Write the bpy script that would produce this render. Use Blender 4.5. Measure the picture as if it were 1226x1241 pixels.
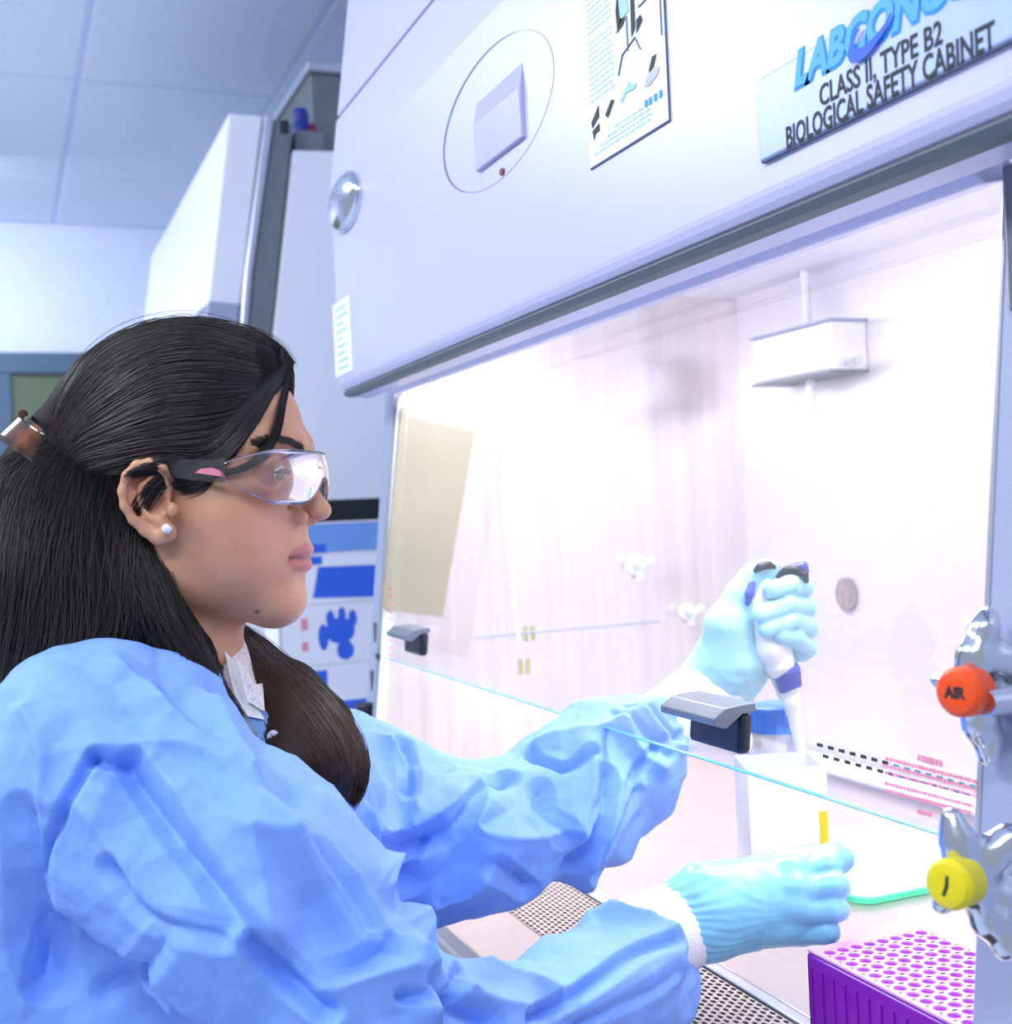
import bpy, bmesh, math, random
import numpy as np
from mathutils import Vector, Matrix

random.seed(7)
rng = np.random.default_rng(7)
SC = bpy.context.scene
COL = SC.collection
for o_ in list(bpy.data.objects):
    bpy.data.objects.remove(o_)

# ------------------------------------------------------------------ camera
FPX = 1490.0
PSI = math.radians(22.36)
ROLL = math.radians(2.6)
H0 = 1.25                                    # lens height above the floor
OFF = np.array([0, 0, H0])
F = np.array([-math.cos(PSI), math.sin(PSI), 0.0])
R0 = np.array([math.sin(PSI), math.cos(PSI), 0.0])
U0 = np.array([0, 0, 1.0])
R = R0 * math.cos(ROLL) - U0 * math.sin(ROLL)
U = U0 * math.cos(ROLL) + R0 * math.sin(ROLL)
cd = bpy.data.cameras.new('camera')
cam = bpy.data.objects.new('camera', cd)
COL.objects.link(cam)
cam.matrix_world = Matrix(((R[0], U[0], -F[0], 0), (R[1], U[1], -F[1], 0), (R[2], U[2], -F[2], H0), (0, 0, 0, 1)))
cd.sensor_fit = 'HORIZONTAL'
cd.sensor_width = 36
cd.lens = FPX / 1226 * 36
cd.clip_start = 0.02
cd.dof.use_dof = True
cd.dof.focus_distance = 0.93
cd.dof.aperture_fstop = 9.0
SC.camera = cam

# ------------------------------------------------------------------ world, exposure
SC.view_settings.view_transform = 'Standard'
SC.view_settings.look = 'None'
SC.view_settings.exposure = 0.0
SC.view_settings.gamma = 1.0
SC.view_settings.use_curve_mapping = False
w = bpy.data.worlds.new('room_ambience')
SC.world = w
w.use_nodes = True
w.node_tree.nodes['Background'].inputs[0].default_value = (0.70, 0.80, 1.0, 1)
w.node_tree.nodes['Background'].inputs[1].default_value = 0.54


def area_light(name, loc, target, size, size_y, power, color):
    l = bpy.data.lights.new(name, 'AREA')
    l.shape = 'RECTANGLE'
    l.size = size
    l.size_y = size_y
    l.energy = power
    l.color = color
    o = bpy.data.objects.new(name, l)
    COL.objects.link(o)
    o.location = Vector(loc) + Vector(OFF)
    d = Vector(target) - Vector(loc)
    o.rotation_euler = d.to_track_quat('-Z', 'Y').to_euler()
    return o


# ceiling troffers behind and above the photographer, and the hood's own lamp
area_light('ceiling_lamp', (-0.9, -1.15, 1.46), (-0.9, -0.6, 0), 1.15, 0.6, 50, (0.92, 0.95, 1.0))
area_light('ceiling_lamp', (-3.4, -1.15, 1.46), (-3.4, -0.6, 0), 1.15, 0.6, 62, (0.90, 0.95, 1.0))
area_light('ceiling_lamp', (0.6, -0.5, 1.46), (-1.2, 0.3, 0), 1.15, 0.6, 34, (0.92, 0.96, 1.0))
area_light('ceiling_lamp', (-5.3, -0.6, 1.40), (-6.0, -0.3, 0), 1.1, 0.6, 30, (0.85, 0.92, 1.0))
area_light('hood_lamp', (-1.15, 0.66, 0.285), (-1.15, 0.62, -0.4), 1.15, 0.12, 12, (1.0, 0.97, 0.98))


# ------------------------------------------------------------------ pixel helpers (photo px -> point relative to the lens)
def ray(x, y):
    return F + R * ((x - 613) / FPX) - U * ((y - 620.5) / FPX)


def on_x(x, y, X):
    d = ray(x, y); return d * (X / d[0])


def on_y(x, y, Y):
    d = ray(x, y); return d * (Y / d[1])


def on_z(x, y, Z):
    d = ray(x, y); return d * (Z / d[2])


def at(x, y, D):
    return ray(x, y) * D


def cf(x, y, D):                              # person frame: right, up, depth
    return np.array([(x - 613) / FPX * D, (620.5 - y) / FPX * D, D])


def cf2w(V):
    V = np.asarray(V, float)
    return V[..., 0:1] * R + V[..., 1:2] * U + V[..., 2:3] * F


# ------------------------------------------------------------------ materials
MATS = {}


def mat(name, col, rough=0.5, metal=0.0, noise=0.0, nscale=40, bump=0.0, bscale=200, coat=0.0, sheen=0.0,
        sss=0.0, emit=None, estr=0.0, spec=0.5, stretch=None, attr=None, aniso=0.0):
    if name in MATS:
        return MATS[name]
    m = bpy.data.materials.new(name)
    m.use_nodes = True
    nt = m.node_tree
    b = nt.nodes['Principled BSDF']
    b.inputs['Base Color'].default_value = (*col, 1)
    b.inputs['Roughness'].default_value = rough
    b.inputs['Metallic'].default_value = metal
    b.inputs['Coat Weight'].default_value = coat
    b.inputs['Coat Roughness'].default_value = 0.1
    b.inputs['Sheen Weight'].default_value = sheen
    b.inputs['Specular IOR Level'].default_value = spec
    b.inputs['Anisotropic'].default_value = aniso
    if sss:
        b.inputs['Subsurface Weight'].default_value = sss
        b.inputs['Subsurface Radius'].default_value = (0.010, 0.004, 0.002)
        b.inputs['Subsurface Scale'].default_value = 0.6
    if emit:
        b.inputs['Emission Color'].default_value = (*emit, 1)
        b.inputs['Emission Strength'].default_value = estr
    tc = nt.nodes.new('ShaderNodeTexCoord')
    mp = nt.nodes.new('ShaderNodeMapping')
    nt.links.new(tc.outputs['Object'], mp.inputs[0])
    if stretch:
        mp.inputs['Scale'].default_value = stretch
    base = None
    if attr:
        an = nt.nodes.new('ShaderNodeAttribute')
        an.attribute_name = attr
        base = an.outputs['Color']
        nt.links.new(base, b.inputs['Base Color'])
    if noise:
        n = nt.nodes.new('ShaderNodeTexNoise')
        n.inputs['Scale'].default_value = nscale
        n.inputs['Detail'].default_value = 5
        nt.links.new(mp.outputs[0], n.inputs['Vector'])
        mr = nt.nodes.new('ShaderNodeMapRange')
        mr.inputs[1].default_value = 0.3
        mr.inputs[2].default_value = 0.7
        mr.inputs[3].default_value = 1 - noise
        mr.inputs[4].default_value = 1 + noise * 0.5
        nt.links.new(n.outputs[0], mr.inputs[0])
        mx = nt.nodes.new('ShaderNodeMix')
        mx.data_type = 'RGBA'
        mx.blend_type = 'MULTIPLY'
        mx.inputs[0].default_value = 1
        if base:
            nt.links.new(base, mx.inputs[6])
        else:
            mx.inputs[6].default_value = (*col, 1)
        nt.links.new(mr.outputs[0], mx.inputs[7])
        nt.links.new(mx.outputs[2], b.inputs['Base Color'])
    if bump:
        n2 = nt.nodes.new('ShaderNodeTexNoise')
        n2.inputs['Scale'].default_value = bscale
        n2.inputs['Detail'].default_value = 3
        nt.links.new(mp.outputs[0], n2.inputs['Vector'])
        bp = nt.nodes.new('ShaderNodeBump')
        bp.inputs['Strength'].default_value = bump
        bp.inputs['Distance'].default_value = 0.002
        nt.links.new(n2.outputs[0], bp.inputs['Height'])
        nt.links.new(bp.outputs[0], b.inputs['Normal'])
    MATS[name] = m
    return m


def clear_mat(name, tint, gloss, rough=0.02, milk=0.0, milkcol=(1, 1, 1)):
    """see-through plastic or glass: transparent + fresnel gloss + a little milky film"""
    m = bpy.data.materials.new(name)
    m.use_nodes = True
    nt = m.node_tree
    nt.nodes.clear()
    out = nt.nodes.new('ShaderNodeOutputMaterial')
    tr = nt.nodes.new('ShaderNodeBsdfTransparent')
    tr.inputs[0].default_value = (*tint, 1)
    gl = nt.nodes.new('ShaderNodeBsdfGlossy')
    gl.inputs['Roughness'].default_value = rough
    df = nt.nodes.new('ShaderNodeBsdfDiffuse')
    df.inputs[0].default_value = (*milkcol, 1)
    m0 = nt.nodes.new('ShaderNodeMixShader')
    m0.inputs[0].default_value = milk
    nt.links.new(tr.outputs[0], m0.inputs[1])
    nt.links.new(df.outputs[0], m0.inputs[2])
    fr = nt.nodes.new('ShaderNodeFresnel')
    fr.inputs[0].default_value = 1.45
    mu = nt.nodes.new('ShaderNodeMath')
    mu.operation = 'MULTIPLY'
    mu.inputs[1].default_value = gloss
    nt.links.new(fr.outputs[0], mu.inputs[0])
    m1 = nt.nodes.new('ShaderNodeMixShader')
    nt.links.new(mu.outputs[0], m1.inputs[0])
    nt.links.new(m0.outputs[0], m1.inputs[1])
    nt.links.new(gl.outputs[0], m1.inputs[2])
    nt.links.new(m1.outputs[0], out.inputs[0])
    return m


M = dict(
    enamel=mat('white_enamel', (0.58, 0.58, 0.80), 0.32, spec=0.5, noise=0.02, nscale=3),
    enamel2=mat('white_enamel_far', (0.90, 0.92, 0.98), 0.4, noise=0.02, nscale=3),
    post=mat('grey_lavender_enamel', (0.38, 0.42, 0.58), 0.4, noise=0.03, nscale=6),
    dark=mat('shadow_grey_plastic', (0.06, 0.07, 0.08), 0.5, noise=0.1),
    gap=mat('dark_gap', (0.10, 0.13, 0.22), 0.7, noise=0.05),
    steel=mat('brushed_steel', (0.86, 0.83, 0.87), 0.36, 0.35, noise=0.05, nscale=30, stretch=(1, 1, 14)),
    sidesteel=mat('side_wall_steel', (0.84, 0.80, 0.76), 0.25, 0.8, noise=0.12, nscale=9, stretch=(1, 6, .2)),
    worktop=mat('work_surface_steel', (0.62, 0.55, 0.53), 0.28, 0.75, noise=0.05, nscale=20),
    grille=mat('grille_steel', (0.62, 0.55, 0.50), 0.35, 0.7, noise=0.05, nscale=60),
    chrome=mat('chrome', (0.72, 0.75, 0.80), 0.16, 1.0, noise=0.03, nscale=30),
    pan=mat('dark_drain_pan', (0.05, 0.045, 0.03), 0.6, noise=0.1),
    alu=mat('aluminium_trim', (0.62, 0.64, 0.72), 0.3, 0.7, noise=0.04, nscale=30),
    wall=mat('wall_paint', (0.70, 0.76, 0.92), 0.9, noise=0.03, nscale=4, bump=0.05),
    ceil=mat('ceiling_tile_white', (0.78, 0.84, 0.97), 0.95, noise=0.05, nscale=90, bump=0.1),
    grid=mat('ceiling_grid_paint', (0.62, 0.72, 0.92), 0.6, noise=0.03),
    floor=mat('floor_vinyl', (0.60, 0.66, 0.80), 0.45, noise=0.06, nscale=12),
    frame=mat('blue_grey_frame', (0.07, 0.12, 0.20), 0.5, noise=0.06),
    olive=mat('olive_window_glass', (0.13, 0.16, 0.10), 0.15, noise=0.15, nscale=2),
    white=mat('white_plastic', (0.92, 0.92, 0.95), 0.4, noise=0.02),
    paper=mat('white_paper', (0.88, 0.90, 0.95), 0.7, noise=0.02),
    ink=mat('black_print', (0.02, 0.025, 0.03), 0.6, noise=0.05),
    bluep=mat('sky_blue_print', (0.03, 0.34, 0.90), 0.6, noise=0.05),
    cyanp=mat('pale_blue_print', (0.40, 0.66, 0.95), 0.6, noise=0.05),
    pinkp=mat('pink_print', (0.85, 0.30, 0.42), 0.6, noise=0.05),
    navy=mat('navy_blue_plastic', (0.01, 0.03, 0.30), 0.35, noise=0.05),
    gown=mat('gown_fabric', (0.23, 0.43, 0.97), 0.65, sheen=0.05, spec=0.25, bump=0.25, bscale=900, noise=0.05, nscale=60),
    knit=mat('white_knit_cuff', (0.90, 0.89, 0.92), 0.85, bump=0.5, bscale=600, noise=0.03, stretch=(1, 1, 1)),
    glove=mat('light_blue_nitrile', (0.22, 0.56, 0.78), 0.36, bump=0.35, bscale=90, noise=0.05, nscale=50, sss=0.05),
    glove2=mat('pale_aqua_nitrile', (0.36, 0.70, 0.82), 0.36, bump=0.3, bscale=90, noise=0.05, nscale=50, sss=0.05),
    skin=mat('skin', (0.6, 0.36, 0.26), 0.42, sss=0.12, attr='skin_tint', bump=0.08, bscale=500, noise=0.05, nscale=60),
    hairbase=mat('hair_underlayer', (0.008, 0.006, 0.006), 0.75, spec=0.15, noise=0.2, nscale=40, bump=0.4, bscale=300, stretch=(1, 1, .1)),
    hair=mat('dark_brown_hair', (0.013, 0.0095, 0.009), 0.40, spec=0.55, noise=0.2, nscale=40),
    hairlt=mat('hair_highlight_strands', (0.045, 0.034, 0.032), 0.4, spec=0.5, noise=0.2),
    hair2=mat('brown_hair', (0.050, 0.022, 0.012), 0.4, spec=0.6, noise=0.3, nscale=40),
    shirt=mat('white_patterned_shirt', (0.80, 0.76, 0.80), 0.8, noise=0.25, nscale=350, bump=0.2),
    denim=mat('blue_shirt_placket', (0.20, 0.36, 0.70), 0.8, noise=0.2, nscale=400),
    purple=mat('purple_plastic', (0.22, 0.008, 0.42), 0.28, noise=0.05, sss=0.0),
    lilac=mat('lilac_rack_glare', (0.70, 0.33, 0.70), 0.3, noise=0.03),  # same purple plastic, with the strong light's glare put into its colour
    orange=mat('orange_knob', (0.90, 0.085, 0.01), 0.35, noise=0.04),
    yellow=mat('yellow_knob', (0.80, 0.68, 0.01), 0.35, noise=0.04),
    green=mat('mint_green_edge', (0.10, 0.75, 0.42), 0.5, noise=0.03),
    capblue=mat('blue_cap', (0.03, 0.22, 0.80), 0.35, noise=0.05),
    pipblue=mat('dark_blue_pipette_plastic', (0.05, 0.07, 0.45), 0.3, noise=0.05),
    card=mat('grey_card', (0.20, 0.22, 0.24), 0.8, noise=0.06),
    duct=mat('dark_duct_metal', (0.19, 0.22, 0.23), 0.5, 0.3, noise=0.1),
    red=mat('dull_red_plastic', (0.20, 0.01, 0.05), 0.5, noise=0.05),
    boxblue=mat('glove_box_blue', (0.03, 0.14, 0.75), 0.6, noise=0.06),
    boxlight=mat('glove_box_light_blue', (0.18, 0.38, 0.80), 0.6, noise=0.06),
    black=mat('black_plastic', (0.01, 0.01, 0.012), 0.4, noise=0.1),
    handle=mat('sash_handle_black', (0.008, 0.012, 0.03), 0.35, noise=0.05),
    handleg=mat('sash_handle_grey', (0.17, 0.19, 0.24), 0.35, 0.3, noise=0.05),
    pink=mat('pink_rubber', (0.75, 0.22, 0.30), 0.5, noise=0.05),
    pearl=mat('pearl', (0.9, 0.88, 0.86), 0.2, coat=0.6, noise=0.02),
    eye=mat('eye_white', (0.75, 0.74, 0.72), 0.15, coat=0.8, noise=0.02),
    iris=mat('iris', (0.10, 0.10, 0.04), 0.15, coat=0.8, noise=0.3, nscale=800),
    lamp=mat('lamp_tube', (1, 1, 1), 0.4, emit=(1.0, 0.96, 0.98), estr=5.0, noise=0.01),
    troffer=mat('lamp_diffuser', (1, 1, 1), 0.4, emit=(0.85, 0.93, 1.0), estr=3.0, noise=0.01),
    yellowp=mat('yellow_print', (0.75, 0.62, 0.02), 0.5, noise=0.04),
    olivep=mat('olive_print', (0.42, 0.40, 0.10), 0.6, noise=0.1),
    trousers=mat('dark_trousers', (0.03, 0.035, 0.06), 0.85, noise=0.1),
)
M['glass'] = clear_mat('sash_glass', (0.985, 0.985, 0.985), 0.22, 0.01, 0.02, (0.9, 0.85, 0.95))
M['glassedge'] = mat('cyan_glass_edge', (0.05, 0.42, 0.50), 0.2, noise=0.05)
M['lens'] = clear_mat('clear_lens', (0.97, 0.95, 0.97), 0.9, 0.05, 0.015, (1, 0.92, 0.95))
M['bottle'] = clear_mat('clear_bottle', (0.90, 0.90, 0.93), 0.8, 0.05, 0.35, (0.95, 0.95, 1.0))


def tortoise():
    m = mat('tortoiseshell', (0.03, 0.012, 0.006), 0.15, coat=0.8)
    nt = m.node_tree
    n = nt.nodes.new('ShaderNodeTexNoise')
    n.inputs['Scale'].default_value = 45
    tc = nt.nodes.new('ShaderNodeTexCoord')
    nt.links.new(tc.outputs['Object'], n.inputs[0])
    cr = nt.nodes.new('ShaderNodeValToRGB')
    cr.color_ramp.elements[0].position = 0.5
    cr.color_ramp.elements[0].color = (0.015, 0.006, 0.004, 1)
    cr.color_ramp.elements[1].position = 0.72
    cr.color_ramp.elements[1].color = (0.20, 0.06, 0.015, 1)
    nt.links.new(n.outputs[0], cr.inputs[0])
    nt.links.new(cr.outputs[0], nt.nodes['Principled BSDF'].inputs['Base Color'])
    return m


M['tortoise'] = tortoise()


# ------------------------------------------------------------------ object helpers
def setp(o, label=None, cat=None, group=None, kind=None):
    if label: o['label'] = label
    if cat: o['category'] = cat
    if group: o['group'] = group
    if kind: o['kind'] = kind
    return o


def thing(name, base, label, cat, group=None, kind=None):
    o = bpy.data.objects.new(name, None)
    COL.objects.link(o)
    o.empty_display_size = 0.05
    o.location = np.array(base, float) + OFF
    o['_b'] = list(map(float, base))
    return setp(o, label, cat, group, kind)


BASE = {}


def basis(o):
    return np.array(BASE[o.name])


def obj(name, verts, faces, m, parent=None, smooth=False, origin=None, label=None, cat=None, group=None, kind=None):
    """verts are relative to the lens; children share the origin of their thing"""
    V = np.asarray(verts, float)
    if parent is not None:
        if parent.name in BASE:
            b = basis(parent)
        else:
            b = np.array(parent['_b'])
    else:
        b = np.array(origin if origin is not None else
                     [(V[:, 0].min() + V[:, 0].max()) / 2, (V[:, 1].min() + V[:, 1].max()) / 2, V[:, 2].min()])
    me = bpy.data.meshes.new(name)
    if isinstance(faces, np.ndarray):
        faces = faces.tolist()
    me.from_pydata((V - b).tolist(), [], faces)
    me.materials.append(m)
    if smooth:
        me.polygons.foreach_set('use_smooth', [True] * len(me.polygons))
    me.update()
    o = bpy.data.objects.new(name, me)
    COL.objects.link(o)
    if parent is not None:
        o.parent = parent
    else:
        o.location = b + OFF
    BASE[o.name] = b.tolist()
    return setp(o, label, cat, group, kind)


def bevel(o, w_=0.003, seg=2):
    bm = bmesh.new()
    bm.from_mesh(o.data)
    bmesh.ops.recalc_face_normals(bm, faces=bm.faces)
    bmesh.ops.bevel(bm, geom=list(bm.edges), offset=w_, segments=seg, affect='EDGES', clamp_overlap=True, profile=0.5)
    bm.to_mesh(o.data)
    bm.free()
    return o


def fixn(o):
    bm = bmesh.new()
    bm.from_mesh(o.data)
    bmesh.ops.recalc_face_normals(bm, faces=bm.faces)
    bm.to_mesh(o.data)
    bm.free()
    return o


class MB:
    """collects shapes of one part"""
    def __init__(s):
        s.v = []; s.f = []; s.n = 0

    def add(s, V, Fc):
        V = np.asarray(V, float)
        s.v.append(V)
        s.f += [[i + s.n for i in f] for f in Fc]
        s.n += len(V)
        return s

    def box(s, a, b):
        x0, y0, z0 = a; x1, y1, z1 = b
        V = [(x0, y0, z0), (x1, y0, z0), (x1, y1, z0), (x0, y1, z0), (x0, y0, z1), (x1, y0, z1), (x1, y1, z1), (x0, y1, z1)]
        return s.add(V, [(3, 2, 1, 0), (4, 5, 6, 7), (0, 1, 5, 4), (1, 2, 6, 5), (2, 3, 7, 6), (3, 0, 4, 7)])

    def prism(s, prof, x0, x1):
        """profile of (Y,z) pairs swept along X"""
        n = len(prof)
        V = [(x0, p[0], p[1]) for p in prof] + [(x1, p[0], p[1]) for p in prof]
        Fc = [(i, (i + 1) % n, n + (i + 1) % n, n + i) for i in range(n)]
        Fc += [tuple(range(n))[::-1], tuple(range(n, 2 * n))]
        return s.add(V, Fc)

    def tube(s, pts, rad, n=12, cap=True):
        P = [np.array(p, float) for p in pts]
        if not hasattr(rad, '__len__'):
            rad = [rad] * len(P)
        V = []; Fc = []
        t0 = P[1] - P[0]
        up = np.array([0, 0, 1.0]) if abs(t0[2]) < 0.9 * np.linalg.norm(t0) else np.array([1.0, 0, 0])
        for i, p in enumerate(P):
            t = P[min(i + 1, len(P) - 1)] - P[max(i - 1, 0)]
            t = t / (np.linalg.norm(t) + 1e-12)
            a = np.cross(t, up); a /= np.linalg.norm(a) + 1e-12
            up = np.cross(a, t)
            for k in range(n):
                q = 2 * math.pi * k / n
                V.append(p + rad[i] * (a * math.cos(q) + up * math.sin(q)))
        for i in range(len(P) - 1):
            for k in range(n):
                Fc.append((i * n + k, i * n + (k + 1) % n, (i + 1) * n + (k + 1) % n, (i + 1) * n + k))
        if cap:
            Fc.append(tuple(range(n))[::-1]); Fc.append(tuple(range((len(P) - 1) * n, len(P) * n)))
        return s.add(V, Fc)

    def build(s, name, m, parent=None, bev=0, smooth=False, fix=True, **k):
        o = obj(name, np.concatenate(s.v), s.f, m, parent, smooth, **k)
        if fix: fixn(o)
        if bev: bevel(o, bev)
        return o


def box(name, a, b, m, parent=None, bev=0.0, **k):
    lo = np.minimum(a, b); hi = np.maximum(a, b)
    return MB().box(lo, hi).build(name, m, parent, bev, **k)


def ellipse_disc(cx, cz, rx, rz, y, depth, n=48, dome=0.0, rings=6):
    """disc in the XZ plane at Y=y, extruded towards -Y, optionally domed"""
    V = []; Fc = []
    for j in range(rings + 1):
        t = j / rings
        if dome:
            rr = math.cos(t * math.pi / 2 * 0.999); yy = y - depth - dome * math.sin(t * math.pi / 2)
        else:
            rr = 1 - t * 0.999; yy = y - depth
        for k in range(n):
            q = 2 * math.pi * k / n
            V.append((cx + rx * rr * math.cos(q), yy, cz + rz * rr * math.sin(q)))
    base = len(V)
    for k in range(n):
        q = 2 * math.pi * k / n
        V.append((cx + rx * math.cos(q), y, cz + rz * math.sin(q)))
    for j in range(rings):
        for k in range(n):
            Fc.append((j * n + k, j * n + (k + 1) % n, (j + 1) * n + (k + 1) % n, (j + 1) * n + k))
    for k in range(n):
        Fc.append((base + k, base + (k + 1) % n, (k + 1) % n, k))
    return V, Fc


def text_mesh(name, s, origin, xdir, zdir, size, m, parent, ext=0.0006, squeeze=1.0, bold=0.0, shear=0.0, label=None):
    c = bpy.data.curves.new(name, 'FONT')
    c.body = s
    c.size = size
    c.extrude = ext
    c.offset = bold
    c.shear = shear
    c.resolution_u = 3
    t = bpy.data.objects.new(name + '_tmp', c)
    COL.objects.link(t)
    bpy.context.view_layer.update()
    me = bpy.data.meshes.new_from_object(t.evaluated_get(bpy.context.evaluated_depsgraph_get()))
    V = np.array([v.co[:] for v in me.vertices])
    Fc = [list(p.vertices) for p in me.polygons]
    bpy.data.objects.remove(t)
    bpy.data.meshes.remove(me)
    xd = np.array(xdir, float); zd = np.array(zdir, float)
    nd = np.cross(xd, zd)
    W = np.array(origin) + V[:, 0:1] * squeeze * xd + V[:, 1:2] * zd + V[:, 2:3] * nd
    return obj(name, W, Fc, m, parent, label=label)


# ------------------------------------------------------------------ distance fields -> one continuous surface
class Field:
    def __init__(s, lo, hi, h):
        s.lo = np.array(lo, float); s.h = h
        s.n = np.ceil((np.array(hi) - s.lo) / h).astype(int) + 1
        s.D = np.full(tuple(s.n), 1.0, np.float32)
        s.ax = [(s.lo[i] + h * np.arange(s.n[i])).astype(np.float32) for i in range(3)]

    def sl(s, lo, hi):
        a = np.clip(np.floor((np.array(lo) - s.lo) / s.h).astype(int), 0, s.n)
        b = np.clip(np.ceil((np.array(hi) - s.lo) / s.h).astype(int) + 1, 0, s.n)
        return tuple(slice(a[i], b[i]) for i in range(3))

    def _g(s, S):
        return s.ax[0][S[0]][:, None, None], s.ax[1][S[1]][None, :, None], s.ax[2][S[2]][None, None, :]

    def comb(s, S, d, k, op):
        A = s.D[S]
        if op == 'add':
            if k > 0:
                hh = np.maximum(k - np.abs(A - d), 0) / k
                s.D[S] = np.minimum(A, d) - hh * hh * k * 0.25
            else:
                s.D[S] = np.minimum(A, d)
        else:
            d = -d
            if k > 0:
                hh = np.maximum(k - np.abs(A - d), 0) / k
                s.D[S] = np.maximum(A, d) + hh * hh * k * 0.25
            else:
                s.D[S] = np.maximum(A, d)

    def cone(s, a, b, ra, rb, k=0.01, op='add'):
        a = np.array(a, float); b = np.array(b, float)
        m = max(ra, rb) + k + 4 * s.h
        S = s.sl(np.minimum(a, b) - m, np.maximum(a, b) + m)
        x, y, z = s._g(S)
        ab = b - a
        L = float(ab @ ab) + 1e-12
        t = np.clip(((x - a[0]) * ab[0] + (y - a[1]) * ab[1] + (z - a[2]) * ab[2]) / L, 0, 1)
        d = np.sqrt((x - a[0] - t * ab[0]) ** 2 + (y - a[1] - t * ab[1]) ** 2 + (z - a[2] - t * ab[2]) ** 2) - (ra + (rb - ra) * t)
        s.comb(S, d.astype(np.float32), k, op)
        return s

    def chain(s, pts, k=0.01, op='add'):
        """pts: list of (point, radius)"""
        for (a, ra), (b, rb) in zip(pts[:-1], pts[1:]):
            s.cone(a, b, ra, rb, k, op)
        return s

    def ell(s, c, r, k=0.01, op='add', rot=None):
        c = np.array(c, float); r = np.array(r, float)
        m = r.max() + k + 4 * s.h if rot is not None else r + k + 4 * s.h
        S = s.sl(c - m, c + m)
        x, y, z = s._g(S)
        x = x - c[0]; y = y - c[1]; z = z - c[2]
        if rot is not None:
            q = np.asarray(rot)
            X = q[0][0] * x + q[0][1] * y + q[0][2] * z
            Y = q[1][0] * x + q[1][1] * y + q[1][2] * z
            Z = q[2][0] * x + q[2][1] * y + q[2][2] * z
        else:
            X, Y, Z = x, y, z
        k0 = np.sqrt((X / r[0]) ** 2 + (Y / r[1]) ** 2 + (Z / r[2]) ** 2)
        k1 = np.sqrt((X / r[0] ** 2) ** 2 + (Y / r[1] ** 2) ** 2 + (Z / r[2] ** 2) ** 2) + 1e-9
        d = k0 * (k0 - 1) / k1
        s.comb(S, d.astype(np.float32), k, op)
        return s

    def cut(s, fn, k=0.0, lo=None, hi=None):
        """remove where fn<0"""
        S = s.sl(lo, hi) if lo is not None else tuple(slice(0, n) for n in s.n)
        x, y, z = s._g(S)
        d = fn(x, y, z)
        d = np.broadcast_to(d, s.D[S].shape).astype(np.float32)
        s.comb(S, d, k, 'sub')
        return s

    def sample(s, P):
        """trilinear value at points"""
        q = (np.asarray(P) - s.lo) / s.h
        inside = np.all((q >= 0) & (q < s.n - 1), axis=-1)
        q = np.clip(q, 0, s.n - 1.001)
        i = q.astype(int); f = q - i
        v = 0
        for dx in (0, 1):
            for dy in (0, 1):
                for dz in (0, 1):
                    ww = (f[..., 0] if dx else 1 - f[..., 0]) * (f[..., 1] if dy else 1 - f[..., 1]) * (f[..., 2] if dz else 1 - f[..., 2])
                    v = v + ww * s.D[i[..., 0] + dx, i[..., 1] + dy, i[..., 2] + dz]
        return np.where(inside, v, 1.0)

    def grad(s, P):
        e = s.h
        g = np.stack([s.sample(P + np.array(d) * e) - s.sample(P - np.array(d) * e) for d in ((1, 0, 0), (0, 1, 0), (0, 0, 1))], -1)
        return g / (np.linalg.norm(g, axis=-1, keepdims=True) + 1e-9)

    def mesh(s):
        D = s.D
        neg = D < 0
        c = [neg[i:D.shape[0] - 1 + i, j:D.shape[1] - 1 + j, k:D.shape[2] - 1 + k] for i in (0, 1) for j in (0, 1) for k in (0, 1)]
        allc = c[0].copy(); anyc = c[0].copy()
        for q in c[1:]:
            allc &= q; anyc |= q
        act = anyc & ~allc
        idx = np.argwhere(act)
        cid = np.full(act.shape, -1, np.int64)
        cid[tuple(idx.T)] = np.arange(len(idx))
        acc = np.zeros((len(idx), 3)); cnt = np.zeros(len(idx))
        corners = [(i, j, k) for i in (0, 1) for j in (0, 1) for k in (0, 1)]
        for a in range(8):
            for b in range(a + 1, 8):
                ca, cb = np.array(corners[a]), np.array(corners[b])
                if np.abs(ca - cb).sum() != 1:
                    continue
                va = D[tuple((idx + ca).T)]; vb = D[tuple((idx + cb).T)]
                m = (va < 0) != (vb < 0)
                t = np.where(m, va / np.where(m, va - vb, 1), 0)
                acc += np.where(m[:, None], ca + t[:, None] * (cb - ca), 0)
                cnt += m
        V = s.lo + s.h * (idx + acc / cnt[:, None])
        Fc = []
        for ax in range(3):
            sl0 = [slice(None)] * 3; sl1 = [slice(None)] * 3
            sl0[ax] = slice(0, -1); sl1[ax] = slice(1, None)
            A = neg[tuple(sl0)]; B = neg[tuple(sl1)]
            e = np.argwhere(A != B)
            u, v = [q for q in range(3) if q != ax]
            ok = (e[:, u] > 0) & (e[:, v] > 0) & (e[:, u] < D.shape[u] - 1) & (e[:, v] < D.shape[v] - 1)
            e = e[ok]
            fl = A[tuple(e.T)]
            def cc(du, dv):
                q = e.copy(); q[:, u] -= du; q[:, v] -= dv
                return cid[tuple(q.T)]
            Q = np.stack([cc(1, 1), cc(0, 1), cc(0, 0), cc(1, 0)], 1)
            if ax == 1:
                fl = ~fl
            Q = np.where(fl[:, None], Q, Q[:, ::-1])
            Fc.append(Q)
        return V, np.concatenate(Fc)


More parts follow.
